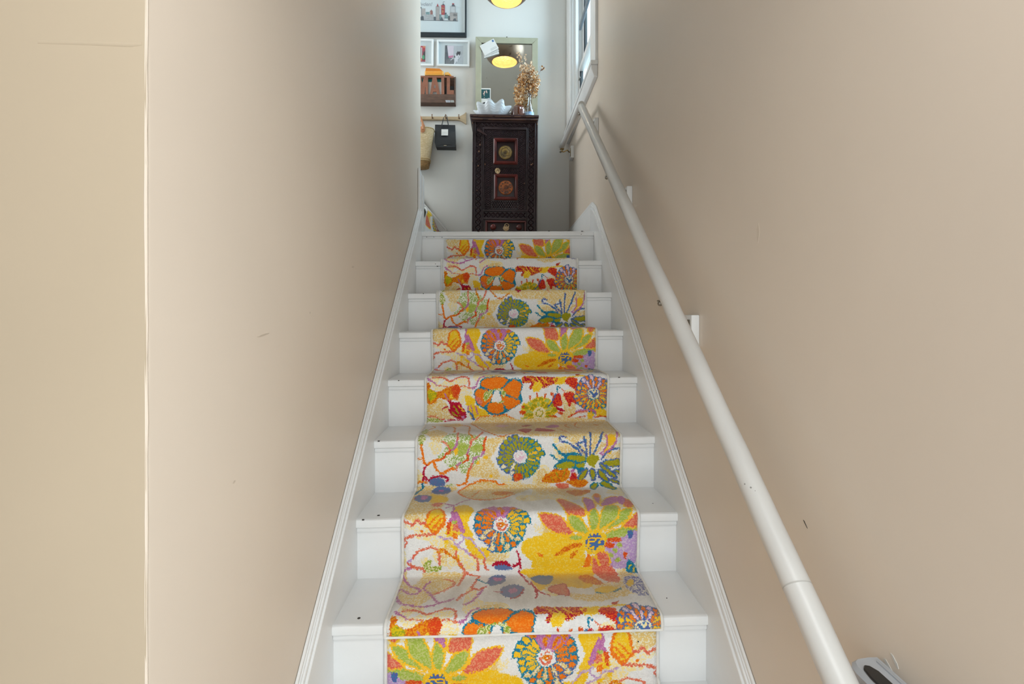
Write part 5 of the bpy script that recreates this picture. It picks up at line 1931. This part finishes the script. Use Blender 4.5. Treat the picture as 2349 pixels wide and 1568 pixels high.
BAGB = mat('black paper bag', rgb(34, 36, 40), .55, var=.1, scale=10, bump=.06, bscale=14)
bagx = -.947
bg = wthing('black_gift_bag', 'black paper carrier bag with a square white label hanging from the hook rail', 'bag', bagx, 2.746, .05)
bm = B()
V = {}
top = [(-.078, -.004, .181), (.072, -.004, .179), (.074, .006, .181), (-.078, .006, .183)]
mid = [(-.078, -.030, .040), (.078, -.030, .036), (.078, .030, .036), (-.078, .030, .040)]
bot = [(-.068, -.034, .002), (.079, -.034, 0), (.079, .036, 0), (-.068, .036, .002)]
R_ = [[bm.verts.new(p) for p in ring] for ring in (bot, mid, top)]
for a, b in zip(R_, R_[1:]):
    for k in range(4):
        bm.faces.new((a[k], a[(k + 1) % 4], b[(k + 1) % 4], b[k]))
bm.faces.new(R_[0][::-1])
bmesh.ops.recalc_face_normals(bm, faces=bm.faces)
o_ = obj('bag_body', bm, BAGB, bg, smooth=20)
md = o_.modifiers.new('paper', 'SOLIDIFY'); md.thickness = .0008
bm = B()
prism(bm, [(-.066, .003), (-.03, .020), (.035, .020), (.078, .002), (.035, .022), (-.03, .022)], 'y', -.0352, -.0342)
obj('bottom_fold', bm, BLACKM, bg)
bm = B(); prism(bm, [(-.028, .0905), (.022, .0905), (.022, .140), (-.028, .140)], 'y', -.0235, -.0205)
for v in bm.verts:
    v.co.y += (v.co.z - .115) * .18
lb = obj('label', bm, PAPER, bg, label='square white label')
bm = B()
for k in range(9):
    x_ = -.0205 + k * .0043
    tube(bm, [(x_, -.0243, .1105), (x_ + .002, -.0243, .1125), (x_ + .0032, -.0243, .1108)], .0004, 4)
obj('label_writing', bm, INK, bg)
bm = B(); box(bm, -.008, .012, -.0362, -.0345, .010, .0135, .0004); obj('gold_mark', bm, mat('pale gold mark', rgb(206, 190, 160), .4), bg)
for (ya, yb_) in ((-.006, -.006), (.006, .006)):
    bm = B()
    d = -.008 if ya > 0 else 0
    tube(bm, [(-.024 + d, ya - .003, .155), (-.022 + d, ya - .003, .180), (-.012 + d * .6, ya - .002, .232), (-.003, .003, .252), (.004, .003, .254), (.010, .003, .250), (.016 + d * .6, ya - .002, .224), (.024 + d * .5, ya - .003, .180), (.025 + d * .5, ya - .003, .165)], .0019, 7)
    obj('cord_handle', bm, BLACKM, bg)

# straw basket, half hidden by the left wall
WICK = bpy.data.materials.new('woven straw')
WICK.use_nodes = True
nt = WICK.node_tree
b_ = nt.nodes['Principled BSDF']; b_.inputs['Roughness'].default_value = .75
tcw = nt.nodes.new('ShaderNodeTexCoord'); br = nt.nodes.new('ShaderNodeTexBrick')
uvw = nt.nodes.new('ShaderNodeUVMap'); uvw.uv_map = 'weave'
br.inputs['Scale'].default_value = 1.0
br.inputs['Color1'].default_value = rgb(226, 206, 168); br.inputs['Color2'].default_value = rgb(206, 180, 136); br.inputs['Mortar'].default_value = rgb(140, 112, 78)
br.inputs['Mortar Size'].default_value = .035; br.inputs['Brick Width'].default_value = .9; br.inputs['Row Height'].default_value = .5
nzw = nt.nodes.new('ShaderNodeTexNoise'); nzw.inputs['Scale'].default_value = 90
mxw = nt.nodes.new('ShaderNodeMixRGB'); mxw.blend_type = 'MULTIPLY'; mxw.inputs['Fac'].default_value = .5
nt.links.new(uvw.outputs['UV'], br.inputs['Vector']); nt.links.new(tcw.outputs['Object'], nzw.inputs['Vector'])
nt.links.new(br.outputs['Color'], mxw.inputs['Color1']); nt.links.new(nzw.outputs['Color'], mxw.inputs['Color2']); nt.links.new(br.outputs['Color'], b_.inputs['Base Color'])
bpw = nt.nodes.new('ShaderNodeBump'); bpw.inputs['Strength'].default_value = .6; bpw.inputs['Distance'].default_value = .004
nt.links.new(br.outputs['Fac'], bpw.inputs['Height']); bpw.invert = True; nt.links.new(bpw.outputs['Normal'], b_.inputs['Normal'])
WICKB = mat('coarse straw base', rgb(160, 124, 76), .8, var=.4, scale=60, bump=.6, bscale=70, stretch=(1, 1, 3))
LEATH = mat('tan leather', rgb(176, 116, 74), .5, var=.2, scale=18)
bkx = -1.175
bk = wthing('straw_basket', 'woven straw basket bag with tan leather handles hanging at the left wall edge', 'basket', bkx, 2.588, .075)
bm = B()
uvl = bm.loops.layers.uv.new('weave')


def rr_ring(hw, hd, z, n=64):
    out = []
    for k in range(n):
        a = 2 * PI * k / n
        c, s = math.cos(a), math.sin(a)
        e = .55
        out.append((hw * math.copysign(abs(c) ** e, c), hd * math.copysign(abs(s) ** e, s), z))
    return out


rings = []
NRW = 44
for i in range(NRW + 1):
    t = i / NRW
    z = .045 + t * .242
    hw = .112 + .033 * t
    bulge = .0012 * (1 if i % 2 else -1)
    sag = -.004 * math.sin(t * PI)
    rings.append(rr_ring(hw + bulge, .052 + .010 * t + bulge, z))
vr = [[bm.verts.new(p) for p in ring] for ring in rings]
for i in range(NRW):
    for k in range(64):
        f = bm.faces.new((vr[i][k], vr[i][(k + 1) % 64], vr[i + 1][(k + 1) % 64], vr[i + 1][k]))
        for lp_, (kk, ii) in zip(f.loops, ((k, i), (k + 1, i), (k + 1, i + 1), (k, i + 1))):
            lp_[uvl].uv = (kk * .55, ii * .5)
o_ = obj('woven_body', bm, WICK, bk, smooth=60)
md = o_.modifiers.new('thick', 'SOLIDIFY'); md.thickness = .005
bm = B()
vr = [[bm.verts.new(p) for p in ring] for ring in (rr_ring(.094, .044, 0), rr_ring(.106, .050, .006), rr_ring(.113, .053, .045))]
for a, b in zip(vr, vr[1:]):
    for k in range(64):
        bm.faces.new((a[k], a[(k + 1) % 64], b[(k + 1) % 64], b[k]))
bm.faces.new(vr[0][::-1])
bmesh.ops.recalc_face_normals(bm, faces=bm.faces)
obj('base', bm, WICKB, bk, smooth=50)
for zq, hw, hd in ((.049, .1145, .0545), (.062, .1165, .055), (.287, .146, .063)):
    bm = B(); tube(bm, [Vector(p) for p in rr_ring(hw, hd, zq) + rr_ring(hw, hd, zq)[:1]], .0035, 6)
    obj('plaited_band', bm, mat('plaited straw', rgb(206, 178, 128), .75, var=.3, scale=120), bk)
for sgn in (-1, 1):
    for x in (-.072, .072):
        bm = B()
        lathe(bm, [(.0185, 0), (.0185, -.003), (.016, -.0045), (.0002, -.0046)], 20, (0, 0, 0), 'y')
        for v in bm.verts:
            v.co = Vector((x + v.co.x * 1.0 - .002, sgn * -.066 + v.co.y * sgn * -1 * -1 if sgn > 0 else .064 + abs(v.co.y), .268 + v.co.z * 1.35))
        obj('leather_patch', bm, LEATH, bk)
    bm = B()
    yy = -.069 if sgn > 0 else .066
    tube(bm, [(-.077, yy, .268), (-.074, yy, .32), (-.050, yy * .75, .372), (-.012, yy * .35, .400), (.0, yy * .3, .402), (.012, yy * .35, .400), (.048, yy * .75, .372), (.070, yy, .32), (.073, yy, .268)], .0075, 10)
    obj('leather_handle', bm, LEATH, bk)

# ------------------------------------------------------------------ pendant lamp
LX, LY, LZ = 0.067, 3.224, 3.612
lamp = thing('pendant_lamp', 'dark bronze dome pendant lamp with a glowing hammered gold inside, above the landing', 'lamp', (LX, LY, LZ))
BRONZE = mat('dark bronze metal', rgb(134, 112, 94), .45, metal=.7, var=.25, scale=6, bump=.06, bscale=50, col2=rgb(104, 86, 72))
GOLD = mat('hammered gold leaf', rgb(240, 206, 140), .45, metal=.6, var=.12, scale=30)
# hammered dimples on the gold
nt = GOLD.node_tree
vo = nt.nodes.new('ShaderNodeTexVoronoi'); vo.inputs['Scale'].default_value = 85
tcg = nt.nodes.new('ShaderNodeTexCoord'); nt.links.new(tcg.outputs['Object'], vo.inputs['Vector'])
bpg = nt.nodes.new('ShaderNodeBump'); bpg.inputs['Strength'].default_value = .4; bpg.inputs['Distance'].default_value = .006
nt.links.new(vo.outputs['Distance'], bpg.inputs['Height']); nt.links.new(bpg.outputs['Normal'], nt.nodes['Principled BSDF'].inputs['Normal'])
outer = [(.1065, 0), (.112, .002), (.130, .014), (.149, .034), (.161, .060), (.1675, .092), (.1665, .125), (.157, .160), (.139, .190), (.112, .213), (.075, .228), (.030, .234)]
bm = B(); lathe(bm, outer, 64)
for f in [f for f in bm.faces if len(f.verts) > 6]:
    bm.faces.remove(f)
obj('shade', bm, BRONZE, lamp, smooth=60)
inner = [(r - .003 if k else .1063, z + (.003 if k else .0008)) for k, (r, z) in enumerate(outer)]
bm = B(); lathe(bm, inner, 64)
for f in [f for f in bm.faces if len(f.verts) > 6 and f.calc_center_median().z < .1]:
    bm.faces.remove(f)
obj('gold_lining', bm, GOLD, lamp, smooth=60)
bm = B(); torus(bm, (0, 0, .0008), .1066, .0014, 'z', 64, 6); obj('rim', bm, mat('bright rim', rgb(226, 190, 120), .3, metal=.9), lamp)
bm = B(); ball(bm, (0, 0, .115), .024, .024, .030, 20, 14)
bulb = obj('bulb', bm, mat('glowing bulb', (1.0, .9, .7, 1), .4, emit=2.5), lamp)
bm = B(); lathe(bm, [(.016, .140), (.018, .150), (.018, .234), (.014, .255), (.006, .262)], 20); obj('lamp_holder', bm, BRASS, lamp)
bm = B(); tube(bm, [(0, 0, .26), (.0005, 0, .5), (0, 0, SC_ - LZ)], .003, 8); obj('cord', bm, BLACKM, lamp)
bm = B(); lathe(bm, [(.05, SC_ - LZ - .0005), (.05, SC_ - LZ - .018), (.012, SC_ - LZ - .03)], 28); obj('ceiling_rose', bm, BRONZE, lamp)
pl_ = bpy.data.lights.new('pendant_bulb', 'POINT'); pl_.energy = 2.6; pl_.color = (1, .94, .82); pl_.shadow_soft_size = .02
plo = bpy.data.objects.new('pendant_bulb', pl_); plo.location = (0, 0, .075); plo.parent = lamp; C.objects.link(plo)
